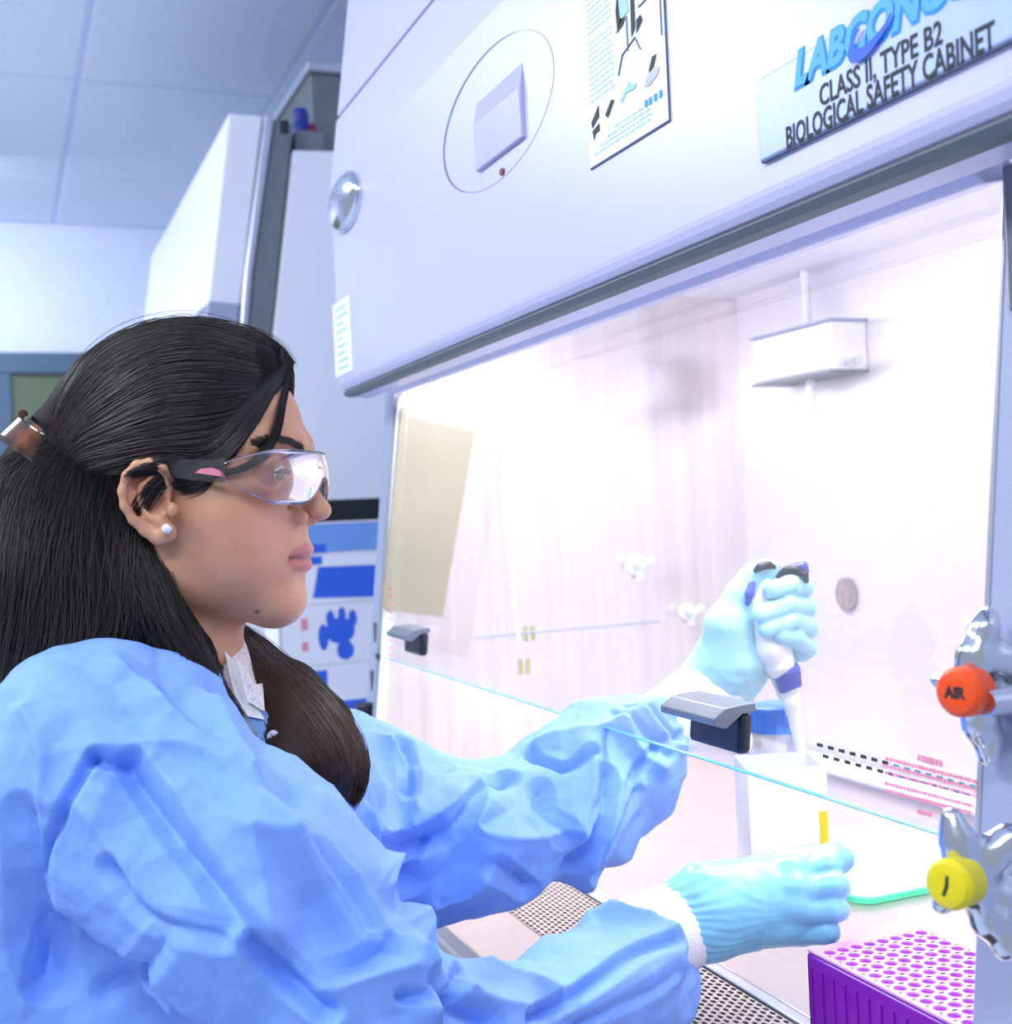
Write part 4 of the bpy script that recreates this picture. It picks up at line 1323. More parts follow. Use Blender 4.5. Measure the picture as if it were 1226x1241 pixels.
mixc(0.55 * gs_((.076, .018, .01), (.010, .03, .03)), (0.62, 0.24, 0.16))        # ears
lipw = np.clip(1.5 - ((P[:, 0] / .0225) ** 2 + ((P[:, 2] + .0435) / .0098) ** 2), 0, 1) * (P[:, 1] > .090)
mixc(0.85 * np.minimum(1, lipw * 3), (0.55, 0.17, 0.17))
ml = np.exp(-((P[:, 2] + .0435) / .0016) ** 2) * (np.abs(P[:, 0]) < .025) * (P[:, 1] > .092)
mixc(0.55 * ml, (0.20, 0.05, 0.05))
mixc(0.5 * gs_((.034, .100, .024), (.018, .02, .008)), (0.36, 0.19, 0.14))
sc_ = np.clip((P[:, 1] * -1 + .056 + .47 * P[:, 2]) / .006, 0, 1) * (P[:, 2] > .01) * (np.abs(P[:, 0]) < .0715)
mixc(0.9 * sc_, (0.03, 0.02, 0.018))
for mk in (hpx(311, 741, .030),):
    mixc(1.0 * np.exp(-(((P - mk) / .0018) ** 2).sum(1)), (0.08, 0.03, 0.02))
body = obj('body', cf2w(h2c(V)), Fq, M['skin'], person, smooth=True, label='tan skin of face, ear and neck')
at_ = body.data.color_attributes.new('skin_tint', 'FLOAT_COLOR', 'POINT')
at_.data.foreach_set('color', np.c_[colr, np.ones(len(P))].astype(np.float32).ravel())


def sphere_mesh(c, r, n=24, mth=12, sc=(1, 1, 1)):
    V = []; Fc = []
    for j in range(mth + 1):
        th = math.pi * j / mth
        for k in range(n):
            ph = 2 * math.pi * k / n
            V.append((c[0] + r * sc[0] * math.sin(th) * math.cos(ph), c[1] + r * sc[1] * math.sin(th) * math.sin(ph), c[2] + r * sc[2] * math.cos(th)))
    for j in range(mth):
        for k in range(n):
            Fc.append((j * n + k, (j + 1) * n + k, (j + 1) * n + (k + 1) % n, j * n + (k + 1) % n))
    return np.array(V), Fc


for s in (1, -1):
    Ve, Fe = sphere_mesh((s * .033, .0915, .0200), .0125)
    eb = obj('eyeball', hw(Ve), Fe, M['eye'], person, smooth=True)
    look = np.array([s * .1 + .15, 1, -.28]); look /= np.linalg.norm(look)
    ic = np.array([s * .033, .0915, .0200]) + look * .0078
    Ve, Fe = sphere_mesh(ic, .0062, sc=(1, 1, 1))
    obj('iris', hw(Ve), Fe, M['iris'], eb, smooth=True)

# ---- hair mass
lo = np.array([-0.50, -0.30, 0.72]); hi = np.array([-0.085, 0.175, 1.10])
cap = Field(lo, hi, 0.0028)
cap.ell(h2c(np.array([0, .010, .056])), (.0825, .092, .0785), 0, rot=HM)
cap.ell(h2c(np.array([0, -.034, .028])), (.074, .048, .066), .03, rot=HM)
cap.cone(h2c(np.array([0.02, .080, .098])), h2c(np.array([-.02, .080, .098])), .013, .013, .02)


def capcut(u, v, d):
    """positive inside the hair"""
    y = (u - HO[0]) * HY[0] + (v - HO[1]) * HY[1] + (d - HO[2]) * HY[2]
    z = v - HO[1]
    z = z + 0 * y
    line = .056 + .47 * z
    a = np.clip((z - 0.000) / 0.006, 0, 1)
    lim = line * a + (-.010) * (1 - a)
    return (lim - y) * 0.85


cap.cut(lambda u, v, d: capcut(u, v, d), 0.006)
for sg_ in (1, -1):
    ec = ep(184, 606) * np.array([sg_, 1, 1])
    cap.ell(h2c(ec), (.030, .0245, .0270), .004, 'sub', rot=HM)
# the cut must not reach the back and lower hair, so those are added after it
fr0 = h2c(np.array([0, -.07, .0]))
for ch in (
    [((62, 535), .93, .022), ((62, 600), .93, .045), ((70, 700), .93, .075), ((55, 830), .93, .078), ((0, 960), .91, .060), ((-50, 1030), .90, .03)],
    [((120, 580), .93, .060), ((130, 660), .93, .062), ((140, 740), .92, .055), ((100, 810), .90, .045), ((20, 900), .87, .030)],
    [((165, 640), .905, .020), ((182, 700), .895, .025), ((205, 750), .885, .022), ((235, 800), .875, .014), ((262, 850), .885, .007), ((285, 885), .895, .004)],
    [((150, 650), .98, .040), ((200, 740), 1.0, .045), ((235, 820), 1.0, .030)],
    [((255, 775), 1.00, .020), ((305, 803), .98, .018), ((345, 845), .945, .027), ((376, 890), .925, .031), ((394, 932), .910, .026), ((404, 968), .905, .009)],
    [((328, 893), .915, .013), ((342, 918), .91, .018), ((355, 948), .900, .015), ((362, 970), .895, .006)],
):
    cap.chain([(cf(*p, D), r_) for p, D, r_ in ch], .018)
# keep the face and ear clear again
for (px, py, D, r_) in ((292, 622, .86, .026), (300, 650, .87, .03), (258, 665, .86, .028), (232, 645, .85, .016), (290, 700, .88, .03), (196, 620, .85, .017), (180, 600, .845, .014), (262, 725, .89, .022)):
    cap.cone(cf(px, py, D + .02), cf(px, py, D - .06), r_, r_, .008, 'sub')
V, Fq = cap.mesh()
V = smooth_mesh(V, Fq, 2)
N = vnormals(V, Fq)
# combed relief: fine ridges following the flow
ph = (V[:, 1] * 0.8 + V[:, 0] * 0.5)
V = V + N * (-0.0012 + 0.0010 * vnoise(V, 40, 5))[:, None]
hair = obj('hair', cf2w(V), Fq, M['hairbase'], person, smooth=True, label='long dark brown hair, half gathered back')


def depthmap(fld, x0, x1, y0, y1, st, d0, d1, ds=0.002, tf=None, spread=60):
    xs = np.arange(x0, x1, st); ysx = np.arange(y0, y1, st)
    X_, Y_ = np.meshgrid(xs, ysx, indexing='ij')
    out = np.full(X_.shape, np.nan)
    for D in np.arange(d0, d1, ds):
        m = np.isnan(out)
        if not m.any(): break
        Pm = np.stack([(X_[m] - 613) / FPX * D, (620.5 - Y_[m]) / FPX * D, np.full(m.sum(), D)], -1)
        hit = fld.sample(Pm if tf is None else tf(Pm)) < 0
        idx = np.argwhere(m)[hit]
        out[idx[:, 0], idx[:, 1]] = D
    for _ in range(spread):                                       # spread outwards for strands that leave the mass
        m = np.isnan(out)
        if not m.any(): break
        pad = np.pad(out, 1, constant_values=np.nan)
        st_ = np.stack([pad[i:i + out.shape[0], j:j + out.shape[1]] for i in range(3) for j in range(3)])
        with np.errstate(all='ignore'):
            import warnings
            warnings.simplefilter('ignore')
            av = np.nanmean(st_, 0)
        out[m] = av[m]
    out[np.isnan(out)] = (d0 + d1) / 2
    def look(px, py):
        fx = np.clip((px - x0) / st, 0, out.shape[0] - 1.001); fy = np.clip((py - y0) / st, 0, out.shape[1] - 1.001)
        i = fx.astype(int); j = fy.astype(int); a = fx - i; b = fy - j
        return out[i, j] * (1 - a) * (1 - b) + out[i + 1, j] * a * (1 - b) + out[i, j + 1] * (1 - a) * b + out[i + 1, j + 1] * a * b
    return look


def resample(pts, n):
    P = np.array(pts, float)
    # Catmull-Rom then arc-length
    Q = []
    for i in range(len(P) - 1):
        p0 = P[max(i - 1, 0)]; p1 = P[i]; p2 = P[i + 1]; p3 = P[min(i + 2, len(P) - 1)]
        for t in np.linspace(0, 1, 12, endpoint=False):
            Q.append(0.5 * ((2 * p1) + (-p0 + p2) * t + (2 * p0 - 5 * p1 + 4 * p2 - p3) * t * t + (-p0 + 3 * p1 - 3 * p2 + p3) * t ** 3))
    Q.append(P[-1]); Q = np.array(Q)
    L = np.r_[0, np.cumsum(np.linalg.norm(np.diff(Q, axis=0), axis=1))]
    t = np.linspace(0, L[-1], n)
    return np.stack([np.interp(t, L, Q[:, k]) for k in range(P.shape[1])], -1)


def strands_mesh(S, rad):
    """S: K,N,3 points; rad: K,N radii -> 3-sided tubes"""
    K, Nn, _ = S.shape
    T = np.gradient(S, axis=1); T /= np.linalg.norm(T, axis=2, keepdims=True) + 1e-12
    ref = np.array([0.31, 0.22, 0.92])
    A = np.cross(T, ref); A /= np.linalg.norm(A, axis=2, keepdims=True) + 1e-12
    B = np.cross(T, A)
    V = np.stack([S + rad[..., None] * (A * math.cos(q) + B * math.sin(q)) for q in (0, 2.094, 4.189)], 2).reshape(-1, 3)
    k = np.arange(K)[:, None, None]; i = np.arange(Nn - 1)[None, :, None]; c = np.arange(3)[None, None, :]
    b = (k * Nn + i) * 3
    Fq = np.stack([b + c, b + (c + 1) % 3, b + 3 + (c + 1) % 3, b + 3 + c], -1).reshape(-1, 4)
    return V, Fq


def lay(guides, K, look, lift=(0.0, 0.004), n=18, jit=3.0, wig=2.0, r=0.00022, clump=14, dadd=0.0):
    G = np.array([resample(g, n) for g in guides])
    s = rng.random(K) * (len(G) - 1)
    cl = np.round(s * clump) / clump
    s = np.clip(s * 0.45 + cl * 0.55, 0, len(G) - 1.001)
    i = s.astype(int); a = (s - i)[:, None, None]
    a = a * a * (3 - 2 * a) * 0.4 + a * 0.6
    Q = G[i] * (1 - a) + G[i + 1] * a
    t = np.linspace(0, 1, n)[None, :]
    Q = Q + rng.normal(0, jit, (K, 1, 2)) * (0.4 + 0.6 * t[..., None])
    f1 = rng.random((K, 1)) * 6.28
    w1 = wig * np.sin(t * rng.uniform(3, 7, (K, 1)) + f1)
    Q[..., 0] += w1; Q[..., 1] += wig * np.cos(t * rng.uniform(3, 7, (K, 1)) + f1 * 1.7)
    D = look(Q[..., 0], Q[..., 1])
    for _ in range(3):
        D[:, 1:-1] = (D[:, :-2] + D[:, 1:-1] * 2 + D[:, 2:]) / 4
    lf = rng.uniform(lift[0], lift[1], (K, 1)) * (0.6 + 0.4 * np.sin(t * 3.1))
    D = D - lf + dadd
    S = np.stack([(Q[..., 0] - 613) / FPX * D, (620.5 - Q[..., 1]) / FPX * D, D], -1)
    rad = r * rng.uniform(0.6, 1.5, (K, 1)) * np.clip(np.minimum(t * 8, (1 - t) * 6) + 0.15, 0, 1)
    return S, rad


look = depthmap(cap, -130, 480, 370, 1020, 4, 0.72, 1.10)
lookh = depthmap(hf, 120, 420, 400, 780, 3, 0.80, 1.05, tf=c2h, spread=6)
look2 = lambda a, b: np.minimum(look(a, b), np.where((a > 125) & (a < 415) & (b > 405) & (b < 775), lookh(a, b), 9))
g1 = [(355, 440), (330, 415), (280, 396), (225, 389), (160, 401), (110, 433), (75, 483), (58, 530)]
g2 = [(352, 445), (315, 428), (262, 412), (200, 413), (140, 438), (100, 478), (70, 522), (60, 545)]
g3 = [(345, 450), (300, 450), (250, 442), (190, 448), (140, 478), (100, 508), (66, 548)]
g4 = [(338, 462), (290, 482), (240, 488), (190, 493), (140, 513), (100, 533), (66, 560)]
g5 = [(322, 485), (275, 518), (235, 528), (190, 533), (140, 543), (100, 553), (70, 572)]
g6 = [(300, 520), (262, 552), (230, 565), (195, 558), (150, 562), (110, 573), (78, 588)]
LIFT = (0.0005, 0.0045)
S1, r1 = lay([g1, g2, g3, g4, g5, g6], 5200, look, LIFT, 20, 2.0, 1.5)
Vh, Fh = strands_mesh(cf2w(S1), r1)
obj('hair_strands', Vh, Fh, M['hair'], hair, smooth=True, kind='stuff')
bA = [(354, 441), (340, 490), (326, 535), (300, 564), (262, 576), (225, 578)]
b1 = [(350, 443), (322, 490), (296, 530), (268, 562), (246, 588), (222, 596)]
b2 = [(338, 452), (303, 503), (268, 543), (237, 565), (208, 571), (182, 566)]
b3 = [(322, 460), (285, 505), (250, 536), (215, 554), (180, 559), (140, 578)]
S2_, r2 = lay([b1, b2, b3], 2600, look2, (0.0005, 0.005), 18, 3.0, 2.0)
S2e, r2e = lay([[(300, 510), (262, 548), (225, 572), (196, 596), (176, 628), (162, 645)], [(290, 500), (250, 540), (215, 562), (180, 585), (160, 610), (152, 638)]], 75, look2, (0.001, 0.005), 18, 1.8, 2.5, clump=6)
# the free lock that crosses the forehead and the glasses
S3_, r3 = lay([bA, [(353, 440), (345, 490), (336, 530), (318, 556), (288, 570), (255, 576)]], 120, look2, (0.002, 0.008), 18, 1.6, 2.0, clump=5)
c0_ = [(50, 545), (0, 570), (-50, 680), (-90, 850), (-110, 1000)]
c1 = [(64, 540), (25, 590), (0, 700), (-25, 850), (-60, 1000)]
c2_ = [(80, 560), (55, 640), (35, 760), (0, 900), (-30, 990)]
c3 = [(110, 570), (95, 670), (85, 780), (45, 870), (5, 925)]
c4 = [(140, 590), (140, 680), (145, 750), (120, 800), (70, 830)]
c5 = [(160, 630), (178, 700), (205, 760), (240, 815), (275, 870)]
c6 = [(185, 655), (205, 710), (238, 770), (272, 835), (305, 900), (340, 955)]
S4, r4 = lay([c0_, c1, c2_, c3, c4], 4200, look, (0.0005, 0.008), 20, 6.0, 7.0)
S5, r5 = lay([c4, c5, c6], 1500, look, (0.0005, 0.005), 18, 3.0, 3.0)
S10, r10 = lay([[(x, y - 3) for x, y in g1], [(x, y + 4) for x, y in g1]], 60, look, (-.004, .004), 20, 4.0, 5.0)
S8, r8 = lay([g1, g2, g3, g4, g5, g6], 500, look, (0.003, 0.0065), 20, 3.0, 2.5)
S9, r9 = lay([c0_, c1, c2_, c3, c4, c5, c6], 700, look, (0.004, 0.012), 22, 10.0, 11.0)
S5b, r5b = lay([c5, c6, [(190, 660), (215, 720), (255, 790), (300, 860), (345, 930), (380, 970)]], 220, look, (0.004, 0.012), 18, 4.0, 5.0, clump=5)
for nm, (S_, r_) in (('temple_strands', (S2_, r2)), ('ear_strands', (S2e, r2e)), ('forehead_lock', (S3_, r3)), ('back_strands', (S4, r4)), ('side_strands', (S5, r5)), ('loose_strands', (S5b, r5b))):
    Vh, Fh = strands_mesh(cf2w(S_), r_)
    obj(nm, Vh, Fh, M['hair'], hair, smooth=True, kind='stuff')
d1_ = [(288, 757), (330, 788), (400, 848), (440, 910), (436, 960), (408, 990)]
d2_ = [(285, 765), (322, 805), (375, 865), (415, 925), (412, 985)]
d3_ = [(285, 790), (312, 840), (350, 895), (380, 940), (392, 985)]
d4_ = [(278, 800), (300, 860), (325, 910), (345, 950), (365, 978)]
S6, r6 = lay([d1_, d2_, d3_, d4_], 2400, look, (0.0005, 0.006), 18, 3.5, 3.5)
Vh, Fh = strands_mesh(cf2w(S6), r6)
obj('front_strands', Vh, Fh, M['hair2'], hair, smooth=True, kind='stuff', label='warm brown ends falling over the chest')
for S_, r_ in ((S8, r8), (S9, r9), (S10, r10)):
    Vh, Fh = strands_mesh(cf2w(S_), r_)
    obj('lighter_strands', Vh, Fh, M['hairlt'], hair, smooth=True, kind='stuff')
# far side of the head: the same cap strands mirrored over the midline
Sm = c2h(S1[:1600]); Sm[..., 0] *= -1
Vh, Fh = strands_mesh(cf2w(h2c(Sm)), r1[:1600])
obj('hair_strands', Vh, Fh, M['hair'], hair, smooth=True, kind='stuff')
# eyebrows and lashes
def brow(s):
    K = 520
    t0_ = rng.random(K); 
    ax_ = np.stack([s * (.012 + .034 * t0_), .112 - .026 * t0_ ** 1.6, .0355 + .0075 * np.sin(t0_ * 2.2) - .004 * t0_ ** 3 + rng.normal(0, .0016, K) * (1 - .6 * t0_)], -1)
    dv = np.stack([s * np.full(K, .85), np.full(K, -.35), .25 + rng.normal(0, .2, K)], -1) * .0062
    tt = np.linspace(0, 1, 4)[None, :, None]
    S = ax_[:, None, :] + dv[:, None, :] * tt
    # sit on the skin
    for _ in range(3):
        dd = hf.sample(S); S = S - hf.grad(S) * (dd - 0.0002)[..., None]
    return S
for s in (1, -1):
    S = brow(s)
    rr_ = np.full(S.shape[:2], .00016); rr_[:, -1] = .00005
    Vh, Fh = strands_mesh(hw(S), rr_)
    obj('eyebrow', Vh, Fh, M['hair'], person, kind='stuff')
    K = 46
    a = np.linspace(-1, 1, K)
    e0 = np.stack([s * .0335 + a * .0112, .1045 - .0045 * a * a * 1.0 + 0 * a, .0212 - .0028 * a * a], -1)
    dv = np.stack([a * .002, np.full(K, .0042), np.full(K, -.0012)], -1)
    tt = np.linspace(0, 1, 4)[None, :, None]
    S = e0[:, None, :] + dv[:, None, :] * tt
    Vh, Fh = strands_mesh(hw(S), np.full(S.shape[:2], .00028))
    obj('eyelashes', Vh, Fh, M['hair'], person, kind='stuff')

# ---- safety glasses (their own thing, worn)
gls = thing('safety_glasses', hw(np.array([[0, .12, .01]]))[0], 'clear wraparound safety glasses with pink temple pads worn by the woman', 'glasses')
def lens_pt(ph, z, off=0.0):
    a = .077 + off; b = .066 + off
    return np.array([a * math.sin(ph), .0585 + b * math.cos(ph), z])
nu, nv = 48, 14
Vl = []
for k, off in enumerate((0.0, -0.0018)):
    for i in range(nu + 1):
        ph = math.radians(-76 + 152 * i / nu)
        ap = abs(math.degrees(ph))
        zt4 = .0345 - .0105 * max(0, (ap - 40) / 36) ** 1.4
        zb4 = -.0040 + .017 * max(0, (ap - 45) / 31) ** 1.2 + .020 * math.exp(-(ap / 11) ** 2)
        for j in range(nv + 1):
            z = zb4 + (zt4 - zb4) * j / nv
            p = lens_pt(ph, z, off - 0.004 * ((z - .015) / .02) ** 2)
            Vl.append(p)
n1 = (nu + 1) * (nv + 1)
Fl = []
for i in range(nu):
    for j in range(nv):
        a = i * (nv + 1) + j
        Fl.append((a, a + nv + 1, a + nv + 2, a + 1)); Fl.append((n1 + a, n1 + a + 1, n1 + a + nv + 2, n1 + a + nv + 1))
for i in range(nu):
    for j in (0, nv):
        a = i * (nv + 1) + j
        q4 = (a, n1 + a, n1 + a + nv + 1, a + nv + 1)
        Fl.append(q4 if j == 0 else q4[::-1])
for i in (0, nu):
    for j in range(nv):
        a = i * (nv + 1) + j
        q4 = (a, a + 1, n1 + a + 1, n1 + a)
        Fl.append(q4 if i == 0 else q4[::-1])
lens = obj('lens', hw(np.array(Vl)), Fl, M['lens'], gls, smooth=True)
for edge in (0, nv):
    pts = hw(np.array([Vl[i * (nv + 1) + edge] for i in range(nu + 1)]))
    MB().tube(pts, 0.0008, 6).build('lens_rim', M['lens'], gls, smooth=True)
for s in (1, -1):
    m_ = MB()
    for (ya, yb, z0a, z1a, z0b, z1b) in ((.075, .030, .010, .0265, .0150, .0265), (.030, -.018, .0150, .0265, .0165, .0225)):
        x0a, x1a = s * .0765, s * .0785
        Vt = np.array([(x0a, ya, z0a), (x1a, ya, z0a), (x1a, ya, z1a), (x0a, ya, z1a), (x0a, yb, z0b), (x1a, yb, z0b), (x1a, yb, z1b), (x0a, yb, z1b)])
        m_.add(hw(Vt), [(0, 1, 2, 3), (7, 6, 5, 4), (0, 4, 5, 1), (1, 5, 6, 2), (2, 6, 7, 3), (3, 7, 4, 0)])
    tm_ = m_.build('temple_arm', M['lens'], gls)
    pd = [hpx(240, 568, s * .0795) if s > 0 else None, None]
    a_ = hpx(236, 573, .0795); b_ = hpx(272, 578, .0795); c_ = hpx(256, 567, .0795)
    Vt = [np.array([s * p[0], p[1], p[2]]) for p in (a_, b_, hpx(266, 570, .0795), c_, hpx(243, 568, .0795))]
    Vt2 = [v + np.array([-s * .0015, 0, 0]) for v in Vt]
    nn = len(Vt)
    MB().add(hw(np.array(Vt + Vt2)), [tuple(range(nn)), tuple(range(nn, 2 * nn))[::-1]] + [(i, nn + i, nn + (i + 1) % nn, (i + 1) % nn) for i in range(nn)]).build('temple_pad', M['pink'], tm_)
    Vt = np.array([(s * .0755, y_, z_) for y_, z_ in ((.0745, .0095), (.0765, .0095), (.0765, .0275), (.0745, .0275))])
    Vt = np.concatenate([Vt, Vt + np.array([s * .004, 0, 0])])
    MB().add(hw(Vt), [(0, 1, 2, 3), (7, 6, 5, 4), (0, 4, 5, 1), (1, 5, 6, 2), (2, 6, 7, 3), (3, 7, 4, 0)]).build('hinge', M['lens'], gls)

# ---- pearl ear stud
pc = hpx(202, 641, .0800)
Ve, Fe = sphere_mesh(pc, .0036)
ear = obj('ear_stud', hw(Ve), Fe, M['pearl'], None, smooth=True, label='small white pearl stud in the woman\'s ear lobe', cat='earring')

# ---- tortoiseshell claw clip
clp = thing('hair_clip', cf2w(cf(35, 535, .90)), 'brown tortoiseshell claw clip holding the hair at the back of the head', 'hair clip')
def clip_quad(z0, z1, name):
    c_ = [(28, 501), (68, 533), (48, 566), (-4, 531)]
    n_ = 9; Vc = []; 
    for dl in (0, 0.0025):
        for i in range(n_):
            t = i / (n_ - 1)
            top = np.array(c_[0]) * (1 - t) + np.array(c_[1]) * t
            bot = np.array(c_[3]) * (1 - t) + np.array(c_[2]) * t
            for j in range(6):
                s_ = j / 5
                p = top * (1 - s_) + bot * s_
                bow = 0.010 * math.sin(math.pi * t)
                Vc.append(cf(p[0], p[1], z0 + (z1 - z0) * t - bow * (1 if z0 < .9 else -1) + dl))
    Fc = []
    for i in range(n_ - 1):
        for j in range(5):
            a = i * 6 + j
            Fc.append((a, a + 6, a + 7, a + 1)); Fc.append((54 + a, 54 + a + 1, 54 + a + 7, 54 + a + 6))
    for j in (0, 5):
        for i in range(n_ - 1):
            a = i * 6 + j; Fc.append((a, 54 + a, 54 + a + 6, a + 6))
    for i in (0, n_ - 1):
        for j in range(5):
            a = i * 6 + j; Fc.append((a, a + 1, 54 + a + 1, 54 + a))
    o = obj(name, cf2w(np.array(Vc)), Fc, M['tortoise'], clp, smooth=True)
    return fixn(o)
clip_quad(.885, .870, 'claw_half')
clip_quad(.925, .945, 'claw_half')
MB().tube([cf2w(cf(28, 502, .88)), cf2w(cf(28, 502, .93))], .0035, 10).build('spring', M['tortoise'], clp)
for k in range(5):
    t = k / 4
    a = np.array([68, 533]) * (1 - t) + np.array([48, 566]) * t
    MB().tube([cf2w(cf(a[0], a[1], .868)), cf2w(cf(a[0] + 16, a[1] + 6, .872)), cf2w(cf(a[0] + 24, a[1] + 8, .895))], [.003, .0022, .001], 8).build('tooth', M['tortoise'], clp)

# ---- shirt under the gown
TORSO = [((290, 1050), .97, (.125, .15, .15)), ((265, 1240), .95, (.14, .17, .16)), ((120, 1090), .92, (.115, .17, .13))]
def torso(fld, off, k=.04):
    fld.chain([(cf(120, 942, .83), .088 - off), (cf(235, 925, .96), .085 - off), (cf(400, 955, 1.13), .075 - off)], k)
    fld.cone(cf(225, 850, .955), cf(230, 930, .96), .062 - off, .09 - off, k)
    for p, D, r_ in TORSO:
        fld.ell(cf(*p, D), np.array(r_) - off, k)
sh = Field((-.40, -.36, .78), (-.03, -.08, 1.14), .0035)
torso(sh, .024, .05)
sh.cut(lambda u, v, d: (u + .26) + 0 * v + 0 * d, .01)
sh.cone(cf(220, 808, .94), cf(225, 850, .955), .051, .060, .01)
sh.chain([(cf(262, 850, .93), .03), (cf(318, 890, .925), .024), (cf(370, 985, .90), .022)], .02)
sh.cone(cf(214, 860, .95), cf(214, 740, .935), .0475, .048, 0, 'sub')
V, Fq = sh.mesh(); V = smooth_mesh(V, Fq, 2)
obj('shirt', cf2w(V), Fq, M['shirt'], person, smooth=True, label='white patterned shirt')
shm = lambda px, py, off=.002: None
shlook = depthmap(sh, 240, 420, 760, 1010, 4, .80, 1.10)
def quad_on(look_, pts, off, th=.002):
    Vq = [cf(x, y, float(look_(np.array([x * 1.0]), np.array([y * 1.0]))[0]) - off) for x, y in pts]
    Vb = [v + np.array([0, 0, th]) for v in Vq]
    n = len(Vq)
    return cf2w(np.array(Vq + Vb)), [tuple(range(n)), tuple(range(n, 2 * n))[::-1]] + [(i, n + i, n + (i + 1) % n, (i + 1) % n) for i in range(n)]
V_, F_ = quad_on(shlook, [(272, 790), (283, 800), (300, 838), (320, 872), (300, 868), (284, 842)], .006)
obj('shirt_collar', V_, F_, M['knit'], person)
V_, F_ = quad_on(shlook, [(285, 795), (308, 830), (318, 828), (320, 862), (300, 850)], .012)
obj('shirt_collar', V_, F_, M['shirt'], person)
V_, F_ = quad_on(shlook, [(296, 862), (322, 862), (352, 905), (385, 975), (360, 960), (322, 910)], .004)
pk = obj('shirt_placket', V_, F_, M['denim'], person)
bc_ = cf(331, 893, float(shlook(np.array([331.]), np.array([893.]))[0]) - .0075)
MB().tube([cf2w(bc_), cf2w(bc_ + np.array([0, 0, .003]))], .0046, 18).build('button', M['knit'], pk)

# ---- gown, one surface with modelled folds
gf = Field((-.50, -.66, .64), (.205, -.085, 1.33), .0036)
torso(gf, 0, .04)
gf.ell(cf(230, 1400, .93), (.17, .16, .17), .05)
gf.ell(cf(40, 1150, .90), (.085, .18, .12), .04)
RA = [(cf(122, 946, .825), .086), (cf(300, 1088, .795), .079), (cf(432, 1222, .775), .068)]
RF = [(cf(432, 1222, .775), .068), (cf(560, 1262, .82), .052), (cf(680, 1226, .885), .050), (cf(755, 1190, .93), .052), (cf(780, 1182, .955), .046)]
LA = [(cf(405, 955, 1.13), .078), (cf(490, 1004, 1.10), .083), (cf(590, 1008, 1.11), .067), (cf(690, 970, 1.15), .062), (cf(760, 920, 1.18), .058), (cf(812, 876, 1.20), .037)]
gf.chain(RA, .022)
gf.chain(RF, .018)
gf.chain(LA, .022)
gf.cone(cf(492, 1168, .80), cf(505, 1190, .80), .022, .020, .012)          # elbow puff
gf.cone(cf(735, 1125, .94), cf(765, 1135, .95), .026, .028, .014)
# neck opening and front slit
gf.cone(cf(245, 800, .95), cf(240, 700, .93), .066, .08, .006, 'sub')
gf.cone(cf(245, 800, .95), cf(250, 850, .95), .066, .052, .006, 'sub')
gf.chain([(cf(300, 840, .90), .034), (cf(338, 915, .885), .026), (cf(372, 985, .86), .016)], .004, 'sub')
glook = depthmap(gf, -130, 900, 760, 1300, 4, .64, 1.32)
V, Fq = gf.mesh(); V = smooth_mesh(V, Fq, 3)
V, Fq = subdivide(V, Fq); V = smooth_mesh(V, Fq, 1)
N = vnormals(V, Fq)
disp = np.zeros(len(V))
def fold(pts, amp, wd, side=0.0):
    global disp
    Q = resample(pts, max(4, int(sum(math.dist(pts[i], pts[i + 1]) for i in range(len(pts) - 1)) / 12)))
    D = glook(Q[:, 0], Q[:, 1])
    S = np.stack([(Q[:, 0] - 613) / FPX * D, (620.5 - Q[:, 1]) / FPX * D, D], -1)
    lo_ = S.min(0) - wd; hi_ = S.max(0) + wd
    m = np.all((V > lo_) & (V < hi_), axis=1)
    Pm = V[m]
    best = np.full(len(Pm), 1e9)
    for a, b in zip(S[:-1], S[1:]):
        ab = b - a
        t = np.clip(((Pm - a) @ ab) / (ab @ ab + 1e-12), 0, 1)
        best = np.minimum(best, np.linalg.norm(Pm - a - t[:, None] * ab, axis=1))
    e = np.clip(1 - best / (wd * (1.1 if amp > 0 else .75)), 0, 1)
    disp[m] += 1.5 * amp * e ** (1.5 if amp > 0 else 1.0) + math.copysign(.0012, amp) * np.clip(1 - best / .0045, 0, 1)
